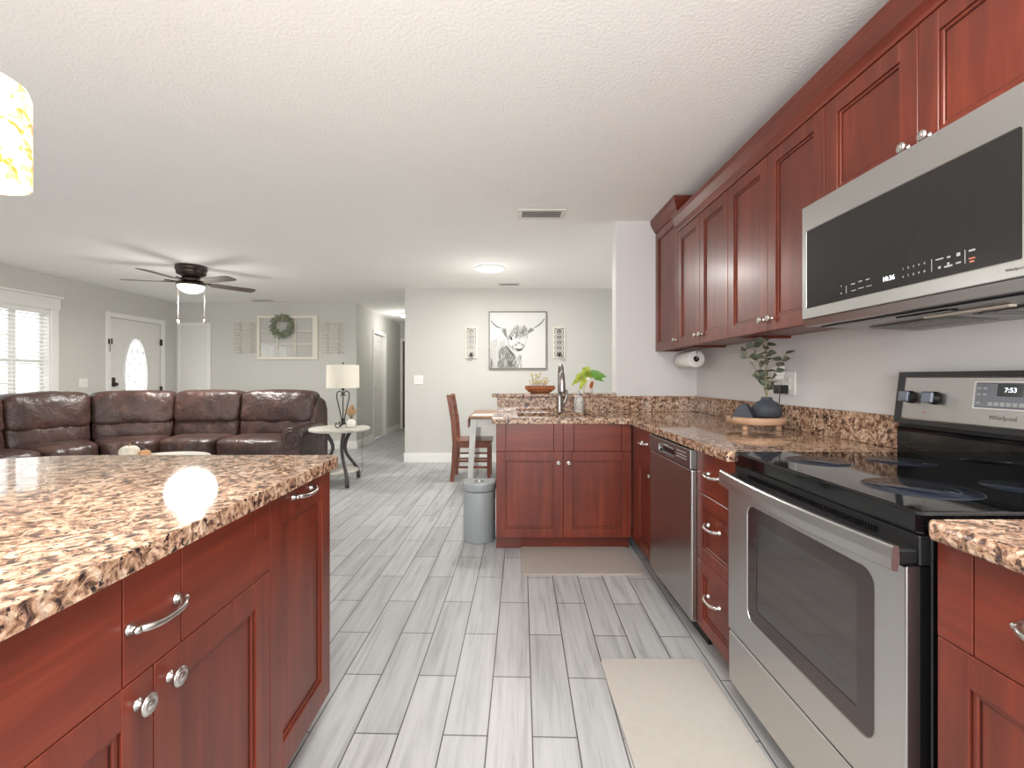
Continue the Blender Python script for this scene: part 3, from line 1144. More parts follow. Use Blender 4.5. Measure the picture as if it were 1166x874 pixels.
# sink + faucet
t = thing('kitchen_sink', 'undermount steel sink bowl set in the granite counter', 'sink', (.38, 3.37, .70))
m = MB()
zt = .174
hx, hy = .325, .175
for (x0, x1, y0, y1) in ((-hx, -hx + .004, -hy, hy), (hx - .004, hx, -hy, hy), (-hx + .004, hx - .004, -hy, -hy + .004), (-hx + .004, hx - .004, hy - .004, hy)):
    m.box(x0, x1, y0, y1, 0, zt)
m.box(-hx + .004, hx - .004, -hy + .004, hy - .004, 0, .004)
m.build('bowl', M['steel'], t)
MB().lathe([(.04, .004), (.04, .008), (.03, .0085), (.025, .006)], 20).build('drain', M['pewter'], t)
t = thing('kitchen_faucet', 'brushed nickel gooseneck pull-down faucet behind the sink', 'faucet', (.395, 3.585, .914))
m = MB()
m.lathe([(.026, 0), (.027, .006), (.022, .012), (.020, .05), (.019, .12), (.0165, .16)], 20)
pts = [(0, 0, .14), (0, 0, .24), (0, -.008, .30)]
pts += [(0, -.085 + .077 * math.cos(R(a)), .30 + .065 * math.sin(R(a))) for a in range(20, 181, 16)]
m.tube(pts, .015, 14)
m.build('spout', M['faucet'], t)
m = MB()
m.tube([(0, -.162, .31), (0, -.166, .24), (0, -.168, .17), (0, -.168, .155)], .02, 16, rads=[.017, .023, .028, .025])
m.build('spray_head', M['faucet'], t)
m = MB()
m.tube([(.012, 0, .06), (.04, -.004, .085), (.052, -.006, .125), (.056, -.008, .17)], .01, 10, rads=[.014, .012, .009, .008])
m.ball((.056, -.008, .172), .009)
m.build('lever', M['faucet'], t)

# ------------------------------------------------------------------ range (local: x away->near, y into the wall)
rg = thing('range', 'stainless and black electric range with a glass cooktop and oven', 'range', (.83, 1.675, 0), RR)
m = MB()
m.box(.004, .756, .02, .60, .08, .862, .003)
m.build('oven_body', M['black'], rg)
MB().box(.02, .74, .05, .09, .001, .08).build('toe_kick', M['blackp'], rg)
m = MB()
slab(m, [(0, 0.0)] + [(.01, -.008), (.75, -.008), (.76, 0.0), (.76, .585), (0, .585)], [], .868, .916, .007, 3)
m.build('cooktop', M['gblack'], rg)
for (bx, by, br) in ((.20, .17, .095), (.56, .17, .115), (.20, .43, .09), (.56, .43, .08)):
    MB().lathe([(.0001, .9161), (br, .9161), (br, .91625), (.0001, .91625)], 48, (bx, by, 0), cap=False).build('burner_zone', M['zone'], rg)
    m = MB()
    for r_ in (br, br * .66):
        bm = bmesh.new()
        ins, outs = [], []
        for i in range(48):
            a_ = 2 * PI * i / 48
            ins.append(bm.verts.new((bx + (r_ - .0025) * math.cos(a_), by + (r_ - .0025) * math.sin(a_), .9166)))
            outs.append(bm.verts.new((bx + r_ * math.cos(a_), by + r_ * math.sin(a_), .9166)))
        for i in range(48):
            j = (i + 1) % 48
            bm.faces.new([ins[i], outs[i], outs[j], ins[j]])
        m._merge(bm)
    m.build('burner_marking', M['ring'], rg)
# vent strip under the cooktop
m = MB()
m.box(.004, .756, -.004, .02, .806, .866, .002)
m.build('vent_strip', M['blackp'], rg)
m = MB()
for i in range(64):
    x = .10 + i * .0087
    m.box(x, x + .0045, -.0075, -.004, .838, .852)
m.build('vent_slots', M['black'], rg)
# door
m = MB()
slab_m = MB(Matrix(((1, 0, 0, 0), (0, 0, 1, -.03), (0, 1, 0, 0), (0, 0, 0, 1))))


def rrect(x0, x1, z0, z1, r):
    return arc(x0 + r, z0 + r, r, 180, 270, 5) + arc(x1 - r, z0 + r, r, 270, 360, 5) + arc(x1 - r, z1 - r, r, 0, 90, 5) + arc(x0 + r, z1 - r, r, 90, 180, 5)


slab(slab_m, [(.006, .277), (.754, .277), (.754, .804), (.006, .804)], [rrect(.138, .672, .378, .760, .035)], 0, .030, .003, 2)
od = slab_m.build('oven_door', M['steel'], rg)
mm_ = MB(Matrix(((1, 0, 0, 0), (0, 0, 1, -.0275), (0, 1, 0, 0), (0, 0, 0, 1))))
slab(mm_, rrect(.134, .676, .374, .764, .037), [rrect(.19, .62, .425, .715, .008)], 0, .006, 0)
mm_.build('window_border', M['oglass'], od)
MB().box(.188, .622, -.0255, -.021, .423, .717).build('oven_window', M['owin'], od)
MB().box(.006, .754, -.001, .02, .277, .804).build('door_lining', M['black'], od)
# handle: bowed flat bar
m = MB()
bm = bmesh.new()
rows = []
for i in range(25):
    t_ = -1 + 2 * i / 24
    x = .38 + .378 * t_
    yo = -.062 - .022 * (1 - t_ * t_)
    sec = [(yo + .012, .796), (yo + .002, .797), (yo - .001, .800), (yo - .001, .822), (yo + .001, .844), (yo + .004, .848), (yo + .014, .848), (yo + .016, .82)]
    rows.append([bm.verts.new((x, y, z_)) for y, z_ in sec])
for A, B in zip(rows, rows[1:]):
    for j in range(8):
        f = bm.faces.new([A[j], A[(j + 1) % 8], B[(j + 1) % 8], B[j]])
        f.smooth = False
bm.faces.new(rows[0])
bm.faces.new(rows[-1])
bmesh.ops.recalc_face_normals(bm, faces=bm.faces)
m._merge(bm)
hd = m.build('oven_handle', M['steel'], rg)
for x0 in (.006, .724):
    m = MB()
    m.box(x0, x0 + .030, -.052, -.0045, .808, .838, .004)
    m.build('handle_bracket', M['blackp'], hd)
# storage drawer
m = MB()
m.box(.006, .754, -.028, .02, .085, .268, .004)
m.build('storage_drawer', M['steel'], rg)
# riser and backguard
MB().box(.008, .752, .582, .63, .88, 1.01, .004).build('riser', M['gblack'], rg)
m = MB()
m.prism([(.578, 1.024), (.600, 1.206), (.655, 1.206), (.655, 1.0), (.60, 1.0), (.60, 1.024)], 'X', -.004, .764, .006, 2)
m.build('backguard', M['blackp'], rg)
tilt = T(0, .5755, 1.024) @ RX(-math.degrees(math.atan2(.022, .182)))   # local plane: x, z up the panel
m = MB(tilt)
m.box(.034, .726, -.002, .006, .014, .168, .006, 2)
bp = m.build('control_panel', M['steelc'], rg)
for kx in (.067, .157, .603, .693):
    m = MB(tilt)
    m.lathe([(.022, -.002), (.0215, -.010), (.019, -.024), (.018, -.026), (.0001, -.026)], 24, (kx, 0, .094), 'Y')
    kk = m.build('range_knob', M['blackp'], rg)
    m = MB(tilt)
    m.box(kx - .0185, kx + .0185, -.034, -.022, .094 - .019, .094 + .019, .004, 2)
    m.build('knob_grip', M['knobface'], kk)
m = MB(tilt)
m.box(.284, .476, -.0045, -.001, .068, .152, .004, 2)
m.build('display_bezel', M['vent'], bp)
m = MB(tilt)
m.box(.290, .470, -.0062, -.004, .073, .147, .003)
m.build('display_panel', M['panel'], bp)
m = MB(tilt)
m.box(.352, .420, -.0072, -.006, .108, .143, .001)
m.build('display', M['lcd'], bp)
text('clock_digits', '7:53', .019, M['digit'], bp, tilt @ T(.388, -.0076, .1255) @ RX(90))
m = MB(tilt)
for (x, z_) in ((.301, .130), (.318, .130), (.301, .112), (.318, .112), (.301, .086), (.438, .130), (.454, .130), (.438, .112), (.454, .112)):
    m.box(x - .005, x + .005, -.007, -.006, z_ - .003, z_ + .003)
for i in range(7):
    m.box(.330 + i * .0165, .342 + i * .0165, -.007, -.006, .079, .090)
m.build('panel_buttons', M['mark'], bp)
text('brand_lettering', 'Whirlpool', .018, M['markg'], bp, tilt @ T(.370, -.0026, .045) @ RX(90))
m = MB(tilt)
m.lathe([(.0035, -.0021), (.0035, -.004)], 10, (.124, 0, .044), 'Y')
m.build('indicator_light', M['markr'], bp)

# ------------------------------------------------------------------ microwave
mw = thing('microwave', 'stainless over-the-range microwave with black glass front', 'microwave', (1.071, 1.672, 1.371), RR)
m = MB()
m.prism([(.032, .0), (.40, -.014), (.426, -.014), (.426, .430), (.032, .430)], 'X', .004, .753)
m.build('microwave_body', M['steeld'], mw)
m = MB(Matrix(((1, 0, 0, 0), (0, 0, 1, 0), (0, 1, 0, 0), (0, 0, 0, 1))))
slab(m, [(0, .025), (.757, .025), (.757, .432), (0, .432)], [rrect(.024, .717, .064, .340, .004)], 0, .030, .003, 2)
fr = m.build('door_frame', M['steel'], mw)
m = MB()
m.box(.022, .719, .002, .012, .062, .342)
m.build('door_glass', M['mwglass'], mw)
m = MB()
m.prism([(.012, -.0), (.0, .023), (.030, .023), (.030, -.0)], 'X', .002, .755)
m.build('bottom_lip', M['steel'], mw)
# underside: filters, lamp
for (x0, x1) in ((.06, .34), (.42, .70)):
    m = MB()
    m.box(x0, x1, .20, .37, -.0125, -.008)
    for i in range(7):
        xx = x0 + .008 + i * (x1 - x0 - .03) / 6
        m.box(xx, xx + .014, .205, .365, -.0145, -.012)
    m.build('grease_filter', M['steeld'], mw)
m = MB()
m.box(.03, .73, .05, .085, -.005, -.001)
m.box(.30, .46, .09, .12, -.008, -.003)
m.build('vent_grille', M['black'], mw)
m = MB()
m.box(.33, .56, .145, .165, -.012, -.006)
m.build('work_lamp', M['chain'], mw)
# print on the glass
m = MB()
z_ = lambda v: v - 1.371
yq = (.0012, .0022)
for (x, zz, w, h) in ((.196, 1.481, .003, .003), (.196, 1.458, .004, .004), (.246, 1.478, .016, .003), (.276, 1.480, .014, .003), (.305, 1.480, .014, .003),
                      (.249, 1.457, .020, .002), (.279, 1.459, .020, .002), (.310, 1.459, .020, .002),
                      (.218, 1.466, .001, .026), (.512, 1.470, .001, .032), (.597, 1.470, .001, .032),
                      (.533, 1.481, .020, .003), (.557, 1.480, .008, .004), (.581, 1.480, .008, .008), (.533, 1.460, .006, .006), (.556, 1.458, .020, .004),
                      (.556, 1.464, .005, .006), (.581, 1.460, .012, .004), (.613, 1.481, .014, .004)):
    m.box(x - w / 2, x + w / 2, yq[0], yq[1], z_(zz) - h / 2, z_(zz) + h / 2)
m.build('button_print', M['mark'], mw)
for i, ch in enumerate('12345'):
    text('key_digit', ch, .0085, M['mark'], mw, T(.428 + .016 * i, .0014, z_(1.481)) @ RX(90))
for i, ch in enumerate('67890'):
    text('key_digit', ch, .0085, M['mark'], mw, T(.428 + .016 * i, .0014, z_(1.460)) @ RX(90))
m = MB()
m.box(.606, .620, yq[0], yq[1], z_(1.461), z_(1.464)).box(.608, .618, yq[0], yq[1], z_(1.453), z_(1.457))
m.build('cancel_print', M['markr'], mw)
text('clock_digits', '10:36', .019, M['digit'], mw, T(.380, .0012, z_(1.466)) @ RX(90))
text('brand_lettering', 'Whirlpool', .009, M['markg'], mw, T(.705, -.0006, z_(1.4155)) @ RX(90))

# ------------------------------------------------------------------ dishwasher
dw = thing('dishwasher', 'stainless dishwasher with a dark control strip', 'dishwasher', (.812, 2.617, 0), RR)
MB().box(.004, .592, .03, .57, .10, .868).build('tub', M['blackp'], dw)
MB().box(.006, .590, .07, .09, .001, .10).build('toe_kick', M['blackp'], dw)
MB().box(0, .596, -.006, .03, .105, .776, .006, 2).build('door_panel', M['steelz'], dw)
m = MB(Matrix(((1, 0, 0, 0), (0, 0, 1, -.012), (0, 1, 0, 0), (0, 0, 0, 1))))
slab(m, [(0, .780), (.596, .780), (.596, .866), (0, .866)], [rrect(.17, .40, .800, .846, .015)], 0, .04, .004, 2)
cp = m.build('control_strip', M['steeld'], dw)
m = MB().box(.16, .41, .0, .01, .795, .852).build('handle_recess', M['black'], cp)
m = MB()
m.tube([(.18, -.009, .838), (.285, -.013, .840), (.39, -.009, .838)], .006, 8)
m.build('handle_grip', M['steeld'], cp)
m = MB()
for i in range(6):
    m.box(.43 + i * .022, .444 + i * .022, -.0128, -.0118, .826, .830)
    m.box(.433 + i * .022, .441 + i * .022, -.0128, -.0118, .812, .818)
m.build('button_print', M['mark'], cp)
m = MB()
m.box(.43, .545, -.0126, -.0119, .842, .846)
m.build('label_strip', M['mark'], cp)
m = MB()
m.box(.05, .13, -.0126, -.0119, .820, .826)
m.build('badge', M['markg'], cp)

# ------------------------------------------------------------------ mats
t = MB()
slab(t, rrect(.075, .815, 2.735, 3.175, .03), [], .0005, .013, .005, 2)
o = t.build('floor_mat', M['mat'], None, (.445, 2.955, 0))
tag(o, 'taupe cushioned mat on the floor in front of the sink cabinet', 'mat')
t = MB()
slab(t, rrect(.378, .795, .95, 1.908, .03), [], .0005, .013, .005, 2)
o = t.build('floor_mat', M['mat2'], None, (.585, 1.43, 0))
tag(o, 'beige cushioned mat on the floor in front of the range', 'mat')

# ------------------------------------------------------------------ trash bin
t = thing('trash_bin', 'grey semi-round plastic bin with a lid beside the sink cabinet', 'trash can', (-.222, 3.36, 0))
D = lambda r: [(r * math.cos(R(a_)), r * .98 * math.sin(R(a_))) for a_ in range(180, 361, 9)] + [(r, .085), (r * .9, .11), (-r * .9, .11), (-r, .085)]
m = MB()
m.prism(D(.116), 'Z', .001, .365, .006, 2, smooth=True)
m.build('bin_body', M['binp'], t)
m = MB()
m.prism(D(.124), 'Z', .367, .425, .012, 3, smooth=True)
m.build('lid', M['binp'], t)
m = MB()
m.tube([(.032 * math.cos(2 * PI * i / 20), -.02 + .022 * math.sin(2 * PI * i / 20), .432) for i in range(20)], .003, 6, closed=True)
m.box(-.012, .012, -.006, .010, .425, .436, .002)
m.build('lid_ring', M['pewter'], t)

# ------------------------------------------------------------------ things on the counter and ledge
t = thing('soap_dispenser', 'speckled white soap bottle on the counter right of the faucet', 'soap bottle', (.545, 3.585, .914))
m = MB()
m.lathe([(.036, 0), (.039, .004), (.039, .105), (.034, .122), (.016, .130), (.0135, .134)], 24)
m.build('bottle', M['speck'], t)
m = MB()
m.lathe([(.013, .134), (.013, .148), (.006, .15), (.0055, .17)], 14)
m.tube([(0, 0, .168), (0, -.012, .176), (0, -.04, .174), (0, -.045, .168)], .005, 8)
m.build('pump', M['pewter'], t)

random.seed(5)
t = thing('potted_pothos', 'white pot of yellow-green leaves on the ledge behind the soap bottle', 'potted plant', (.655, 3.80, 1.0602))
m = MB()
m.lathe([(.036, 0), (.040, .01), (.052, .10), (.058, .128), (.054, .130), (.048, .11), (.0001, .105)], 28)
pot = m.build('pot', M['ceramic'], t)
m = MB()
bm = bmesh.new()
vs = []
for i in range(20):
    a_ = 2 * PI * i / 20
    xx, zz = .016 * math.cos(a_), .030 * math.sin(a_)
    xx += .006 * math.sin(a_)
    rr_ = .042 + (.07 + zz) * .12 + .0035
    ang = R(-68) + xx / rr_
    vs.append(bm.verts.new((rr_ * math.cos(ang), rr_ * math.sin(ang), .068 + zz)))
bm.faces.new(vs)
rx = bmesh.ops.extrude_face_region(bm, geom=bm.faces[:])
for g in rx['geom']:
    if isinstance(g, bmesh.types.BMVert):
        g.co.x *= 1.05; g.co.y *= 1.05
bmesh.ops.recalc_face_normals(bm, faces=bm.faces)
m._merge(bm)
m.build('leaf_emblem', M['amber'], pot)
m = MB()
m2 = MB()
for (dx, dy, dz, L, Wd, dr) in ((-.9, -.35, .25, .13, .07, .75), (-.55, -.8, .2, .14, .065, .95), (-.35, -.2, 1.0, .11, .06, .25), (-.75, .3, .6, .11, .06, .5),
                              (.1, -.9, .5, .10, .05, .5), (.0, .2, 1.0, .10, .05, .1), (-.15, -.6, .9, .10, .045, .3), (-.85, -.6, .45, .12, .06, .6)):
    m.leaf((dx * .02, dy * .02, .13), (dx, dy, dz), (.1, -.9, .5), L * 1.12, Wd * 1.15, .1, dr)
    m.tube([(0, 0, .10), (dx * .012, dy * .012, .125), (dx * .02, dy * .02, .131)], .0022, 5)
for (dx, dy, dz, L, Wd, dr) in ((.85, -.3, .62, .15, .075, .55), (.6, .2, .8, .12, .06, .4), (.95, -.5, .3, .11, .055, .6)):
    m2.leaf((dx * .02, dy * .02, .13), (dx, dy, dz), (.1, -.9, .5), L * 1.1, Wd * 1.15, .1, dr)
    m2.tube([(0, 0, .10), (dx * .012, dy * .012, .125), (dx * .02, dy * .02, .131)], .0022, 5)
tag(m.build('leaves', M['pleaf'], t), 'yellow-green drooping leaves')
tag(m2.build('leaves', M['pleafd'], t), 'bright green leaves')

t = thing('dough_bowl', 'long carved wooden bowl on the ledge left of the faucet', 'bowl', (.255, 3.80, 1.0602))
m = MB()
bm = bmesh.new()
secs = [(.60, .0), (.80, .010), (.96, .035), (1.0, .060), (.93, .058), (.74, .018), (.5, .012)]
rows = []
for s_, h_ in secs:
    rows.append([bm.verts.new((.125 * s_ * math.cos(2 * PI * i / 32), .075 * s_ * math.sin(2 * PI * i / 32), h_)) for i in range(32)])
for A, B in zip(rows, rows[1:]):
    for i in range(32):
        f = bm.faces.new([A[i], A[(i + 1) % 32], B[(i + 1) % 32], B[i]])
        f.smooth = True
bm.faces.new(rows[0]); bm.faces.new(rows[-1])
bmesh.ops.recalc_face_normals(bm, faces=bm.faces)
m._merge(bm)
m.build('bowl', M['bowlw'], t)
m = MB()
for i in range(13):
    a_ = -PI / 2 + (i - 6) * .21
    m.ball((.121 * math.cos(a_), .073 * math.sin(a_), .036), .011, (1, .6, .9), 8)
m.build('carved_border', M['amber'], t)
t = thing('dried_flowers', 'pale yellow dried flowers standing in the wooden bowl', 'flowers', (.225, 3.80, 1.0725))
m = MB()
m2 = MB()
for i in range(46):
    cxx = random.choice((-.035, .0, .03, .075))
    x, y, h_ = cxx + random.gauss(0, .012), random.gauss(0, .018), random.uniform(.06, .15 if cxx < .05 else .12)
    m.tube([(x * .5, y * .5, .0), (x, y, h_)], .0008, 4)
    m2.ball((x, y, h_), .006, (1, 1, 1.2), 6)
tag(m.build('stems', M['estem'], t), None)
m2.build('blooms', M['yellow'], t)

# round riser tray with vase and tent block
tr = thing('riser_tray', 'round light oak riser tray on little feet on the right counter', 'tray', (1.305, 2.42, .914))
m = MB()
m.lathe([(.136, .032), (.142, .034), (.142, .066), (.136, .068), (.133, .066), (.132, .060), (.0001, .059)], 48)
m.lathe([(.136, .032), (.0001, .032)], 48, cap=False)
m.build('tray_top', M['oak'], tr)
for a_ in (215, 320, 90):
    m = MB()
    m.lathe([(.014, .0), (.016, .004), (.015, .036)], 14, (.105 * math.cos(R(a_)), .105 * math.sin(R(a_)), 0))
    m.build('foot', M['oak'], tr)
vs_ = thing('vase', 'dark slate bulbous vase standing on the oak riser tray', 'vase', (1.352, 2.40, .9735))
m = MB()
m.lathe([(.050, 0), (.066, .012), (.074, .036), (.070, .060), (.050, .082), (.030, .094), (.025, .104), (.027, .110), (.022, .110), (.020, .098), (.0001, .09)], 32)
m.build('vase_body', M['slate'], vs_)
pl = thing('eucalyptus_sprig', 'faux eucalyptus sprigs standing in the slate vase', 'plant', (1.352, 2.40, 1.066))
m = MB()
m2 = MB()
random.seed(11)
for s_ in range(5):
    a_ = s_ * 1.26 + .4
    lean = .10 if s_ else .02
    H_ = (.33, .29, .26, .30, .24)[s_]
    pts = [(lean * math.cos(a_) * (q / 8) ** 1.6 - .01 * (q / 8), lean * math.sin(a_) * (q / 8) ** 1.6, H_ * q / 8) for q in range(9)]
    m.tube(pts, .002, 6)
    for q in range(2, 9):
        for sd in (0, 1):
            b_ = a_ + q * 1.3 + sd * PI + random.uniform(-.4, .4)
            if random.random() < .2: continue
            m2.leaf(pts[q], (math.cos(b_), math.sin(b_), random.uniform(.1, .7)), (random.uniform(-1, 0), random.uniform(-1, 0), .5), random.uniform(.040, .058), random.uniform(.032, .042), .12, .1)
m.build('stems', M['estem'], pl)
m2.build('leaves', M['eleaf'], pl)
t = MB()
t.prism([(-.055, 0), (.055, 0), (.022, .074), (-.008, .074)], 'Y', -.045, .045, .003, 2)
o = t.build('tent_block', M['slate'], None)
o.location = (1.228, 2.40, .9740)
o.rotation_euler = (0, 0, R(-35))
tag(o, 'dark slate tent-shaped block beside the vase on the oak riser tray', 'ornament')

# outlet with adapters
t = thing('wall_outlet', 'white double outlet plate on the wall behind the riser tray', 'outlet', (1.4995, 2.445, 1.155))
m = MB()
m.box(-.006, 0, -.058, .058, -.062, .062, .002)
m.build('cover_plate', M['white'], t)
m = MB()
for zz in (-.02, .02):
    m.box(-.009, -.006, -.018, .018, zz - .014, zz + .014, .003)
m.build('socket', M['ceramic'], t)
t = thing('plug_adapter', 'white plug-in adapter in the upper socket by the vase', 'adapter', (1.490, 2.495, 1.20))
m = MB()
m.box(-.055, 0, -.030, .012, -.004, .050, .006, 2)
m.box(-.045, 0, -.026, .008, -.024, -.004, .005, 2)
m.build('adapter_body', M['white'], t)
t = thing('charger_block', 'black charger block plugged into the lower socket by the vase', 'charger', (1.490, 2.465, 1.12))
m = MB()
m.box(-.050, 0, -.028, .028, -.020, .026, .004, 2)
m.build('charger_body', M['blackp'], t)
m = MB()
m.tube([(-.03, 0, -.018), (-.03, .004, -.06), (-.035, .0, -.10), (-.028, -.012, -.15), (-.035, -.03, -.185), (-.05, -.06, -.2015)], .0025, 6)
m.build('cord', M['blackp'], t)

# paper towel under the wall cabinet
t = thing('paper_towel_holder', 'slim metal holder fixed under the corner wall cabinet', 'holder', (1.343, 3.42, 1.395))
m = MB()
m.tube([(0, -.155, 0), (0, -.155, -.072), (0, -.14, -.074), (0, .15, -.074), (0, .155, -.072), (0, .155, 0)], .004, 8)
m.box(-.02, .02, -.17, .17, -.004, 0.0)
m.build('holder_bar', M['pewter'], t)
t = thing('paper_towel_roll', 'white paper towel roll hanging under the corner wall cabinet', 'paper towels', (1.343, 3.42, 1.321))
m = MB()
m.lathe([(.021, -.14), (.058, -.14), (.060, -.138), (.060, .138), (.058, .14), (.021, .14), (.021, -.14)], 40, axis='Y', cap=False)
m.build('paper', M['paper'], t)
m = MB()
m.lathe([(.021, -.1395), (.021, .1395), (.0185, .1395), (.0185, -.1395), (.021, -.1395)], 24, axis='Y', cap=False)
m.build('core', M['card'], t)

# ------------------------------------------------------------------ pendant over the island
t = thing('pendant_lamp', 'lit mottled glass cylinder pendant hanging over the island', 'pendant lamp', (-.950, .82, CEIL + .024))
m = MB()
m.lathe([(.062, -.927), (.0655, -.925), (.065, -.76), (.060, -.745), (.045, -.735), (.022, -.727), (.020, -.727), (.044, -.739), (.058, -.749), (.0605, -.77), (.0615, -.925)], 40, cap=False)
m.build('glass_shade', M['pend'], t)
m = MB()
m.ball((0, 0, -.84), .024, (1, 1, 1.25), 16)
m.build('bulb', M['disclit'], t)
m = MB()
m.lathe([(.022, -.735), (.024, -.72), (.018, -.69), (.008, -.67), (.0035, -.66)], 20)
m.build('socket_cap', M['bronze'], t)
m = MB()
m.tube([(0, 0, -.67), (0, 0, -.045)], .0025, 6)
m.build('cord', M['bronze'], t)
m = MB()
m.lathe([(.06, -.025), (.058, -.039), (.02, -.049)], 24)
m.build('ceiling_plate', M['bronze'], t)

# ------------------------------------------------------------------ ceiling fittings
t = thing('flush_ceiling_light', 'round lit disc light on the dining room ceiling', 'ceiling light', (-.22, 5.18, CEIL))
MB().lathe([(.175, -.001), (.175, -.016), (.165, -.024), (.158, -.024)], 48, cap=False).build('rim', M['white'], t)
MB().lathe([(.158, -.023), (.10, -.030), (.0001, -.033)], 48).build('diffuser', M['disclit'], t)
t = thing('flush_ceiling_light', 'round lit ceiling light in the hallway', 'ceiling light', (-2.0, 8.9, CEIL))
MB().lathe([(.15, -.001), (.15, -.03), (.14, -.035)], 40, cap=False).build('rim', M['white'], t)
MB().lathe([(.14, -.03), (.10, -.075), (.0001, -.09)], 40).build('diffuser', M['disclit'], t)
t = thing('added_fill_panel', 'flat white ceiling panel added as unseen fill over the near kitchen floor', 'ceiling light', (.1, .3, CEIL))  # glowing panel added out of view to light the near kitchen
m = MB()
m.box(-.58, .58, -.28, -.26, -.03, -.001).box(-.58, .58, .26, .28, -.03, -.001).box(-.58, -.56, -.26, .26, -.03, -.001).box(.56, .58, -.26, .26, -.03, -.001)
m.build('rim', M['white'], t)
MB().box(-.56, .56, -.26, .26, -.02, -.002).build('diffuser', M['disclit'], t)


def vent(name, label, x, y, w, d_, n, par=True):
    t_ = thing(name, label, 'air vent', (x, y, CEIL))
    m = MB()
    f_ = .032
    for (a1, b1, c1, e1) in ((-w / 2, w / 2, -d_ / 2, -d_ / 2 + f_), (-w / 2, w / 2, d_ / 2 - f_, d_ / 2), (-w / 2, -w / 2 + f_, -d_ / 2 + f_, d_ / 2 - f_), (w / 2 - f_, w / 2, -d_ / 2 + f_, d_ / 2 - f_)):
        m.box(a1, b1, c1, e1, -.010, -.001, .002)
    m.build('vent_frame', M['vent'], t_)
    MB().box(-w / 2 + f_, w / 2 - f_, -d_ / 2 + f_, d_ / 2 - f_, -.003, -.001).build('backing', M['ventd'], t_)
    m = MB()
    for i in range(n):
        yy = -d_ / 2 + f_ + (d_ - 2 * f_) * (i + .5) / n
        m.box(-w / 2 + f_, w / 2 - f_, yy - .003, yy + .003, -.009, -.0035)
    m.build('louvres', M['louv'], t_)
    return t_


vent('ceiling_vent', 'white ceiling vent above the kitchen floor, nearest of the three vents', .245, 3.49, .36, .20, 5)
vent('ceiling_vent', 'small ceiling vent close to the dining room wall above the painting', -.005, 6.10, .30, .16, 4)
vent('ceiling_vent', 'ceiling vent close to the living room wall above the wreath', -4.0, 7.38, .36, .16, 4)

# ceiling fan
fx, fy, fz = -3.58, 5.14, CEIL
t = thing('ceiling_fan', 'dark bronze five-blade ceiling fan with a lit bowl', 'ceiling fan', (fx, fy, fz))
m = MB()
m.lathe([(.150, -.001), (.157, -.02), (.155, -.045), (.147, -.052), (.145, -.075), (.14, -.095), (.095, -.115), (.085, -.13)], 40)
m.build('motor_housing', M['bronze'], t)
m = MB()
m.lathe([(.085, -.13), (.10, -.14), (.11, -.165), (.09, -.18), (.065, -.185)], 32)
m.build('hub', M['bronze'], t)
for i in range(5):
    a_ = 50 + 72 * i
    mt = RZ(a_)
    m = MB(mt @ T(0, 0, -.185) @ RX(-9))
    out = [(.20, -.055), (.24, -.062), (.58, -.072), (.64, -.066), (.665, -.045), (.665, .045), (.64, .066), (.58, .072), (.24, .062), (.20, .055)]
    m.prism(out, 'Z', -.003, .003, .001, 1)
    bl = m.build('blade', M['blade'], t)
    m = MB(mt @ T(0, 0, -.183))
    m.tube([(.07, 0, .02), (.13, -.012, .006), (.18, -.028, .006), (.25, -.03, .005)], .006, 6)
    m.tube([(.07, 0, .02), (.13, .012, .006), (.18, .028, .008), (.25, .03, .014)], .006, 6)
    m.box(.17, .28, -.035, .035, -.001, .006, .002, mtx=mt @ T(0, 0, -.183) @ RX(-9))
    m.build('blade_arm', M['bronze'], bl)
m = MB()
m.lathe([(.07, -.185), (.12, -.195), (.145, -.205), (.147, -.218), (.135, -.222)], 32)
m.build('light_fitter', M['bronze'], t)
m = MB()
m.lathe([(.136, -.220), (.128, -.25), (.10, -.28), (.06, -.30), (.0001, -.307)], 32)
m.build('light_bowl', M['fanlit'], t)
for dx in (-.15, .15):
    m = MB()
    m.tube([(dx, 0, -.205), (dx, 0, -.585)], .0032, 6)
    m.lathe([(.006, -.60), (.013, -.615), (.011, -.64), (.004, -.65)], 12, (dx, 0, 0))
    m.build('pull_chain', M['chain'], t)

# ------------------------------------------------------------------ sofa
PX = [(-2.34, 5.66), (-3.25, 5.72), (-4.06, 5.62), (-4.76, 5.16), (-5.06, 4.44), (-5.12, 3.66)]


def nrm(i):
    a_ = Vector(PX[max(0, i - 1)]); b_ = Vector(PX[min(len(PX) - 1, i + 1)])
    d_ = (b_ - a_).normalized()
    return Vector((-d_.y, d_.x))


NRM = [nrm(i) for i in range(len(PX))]


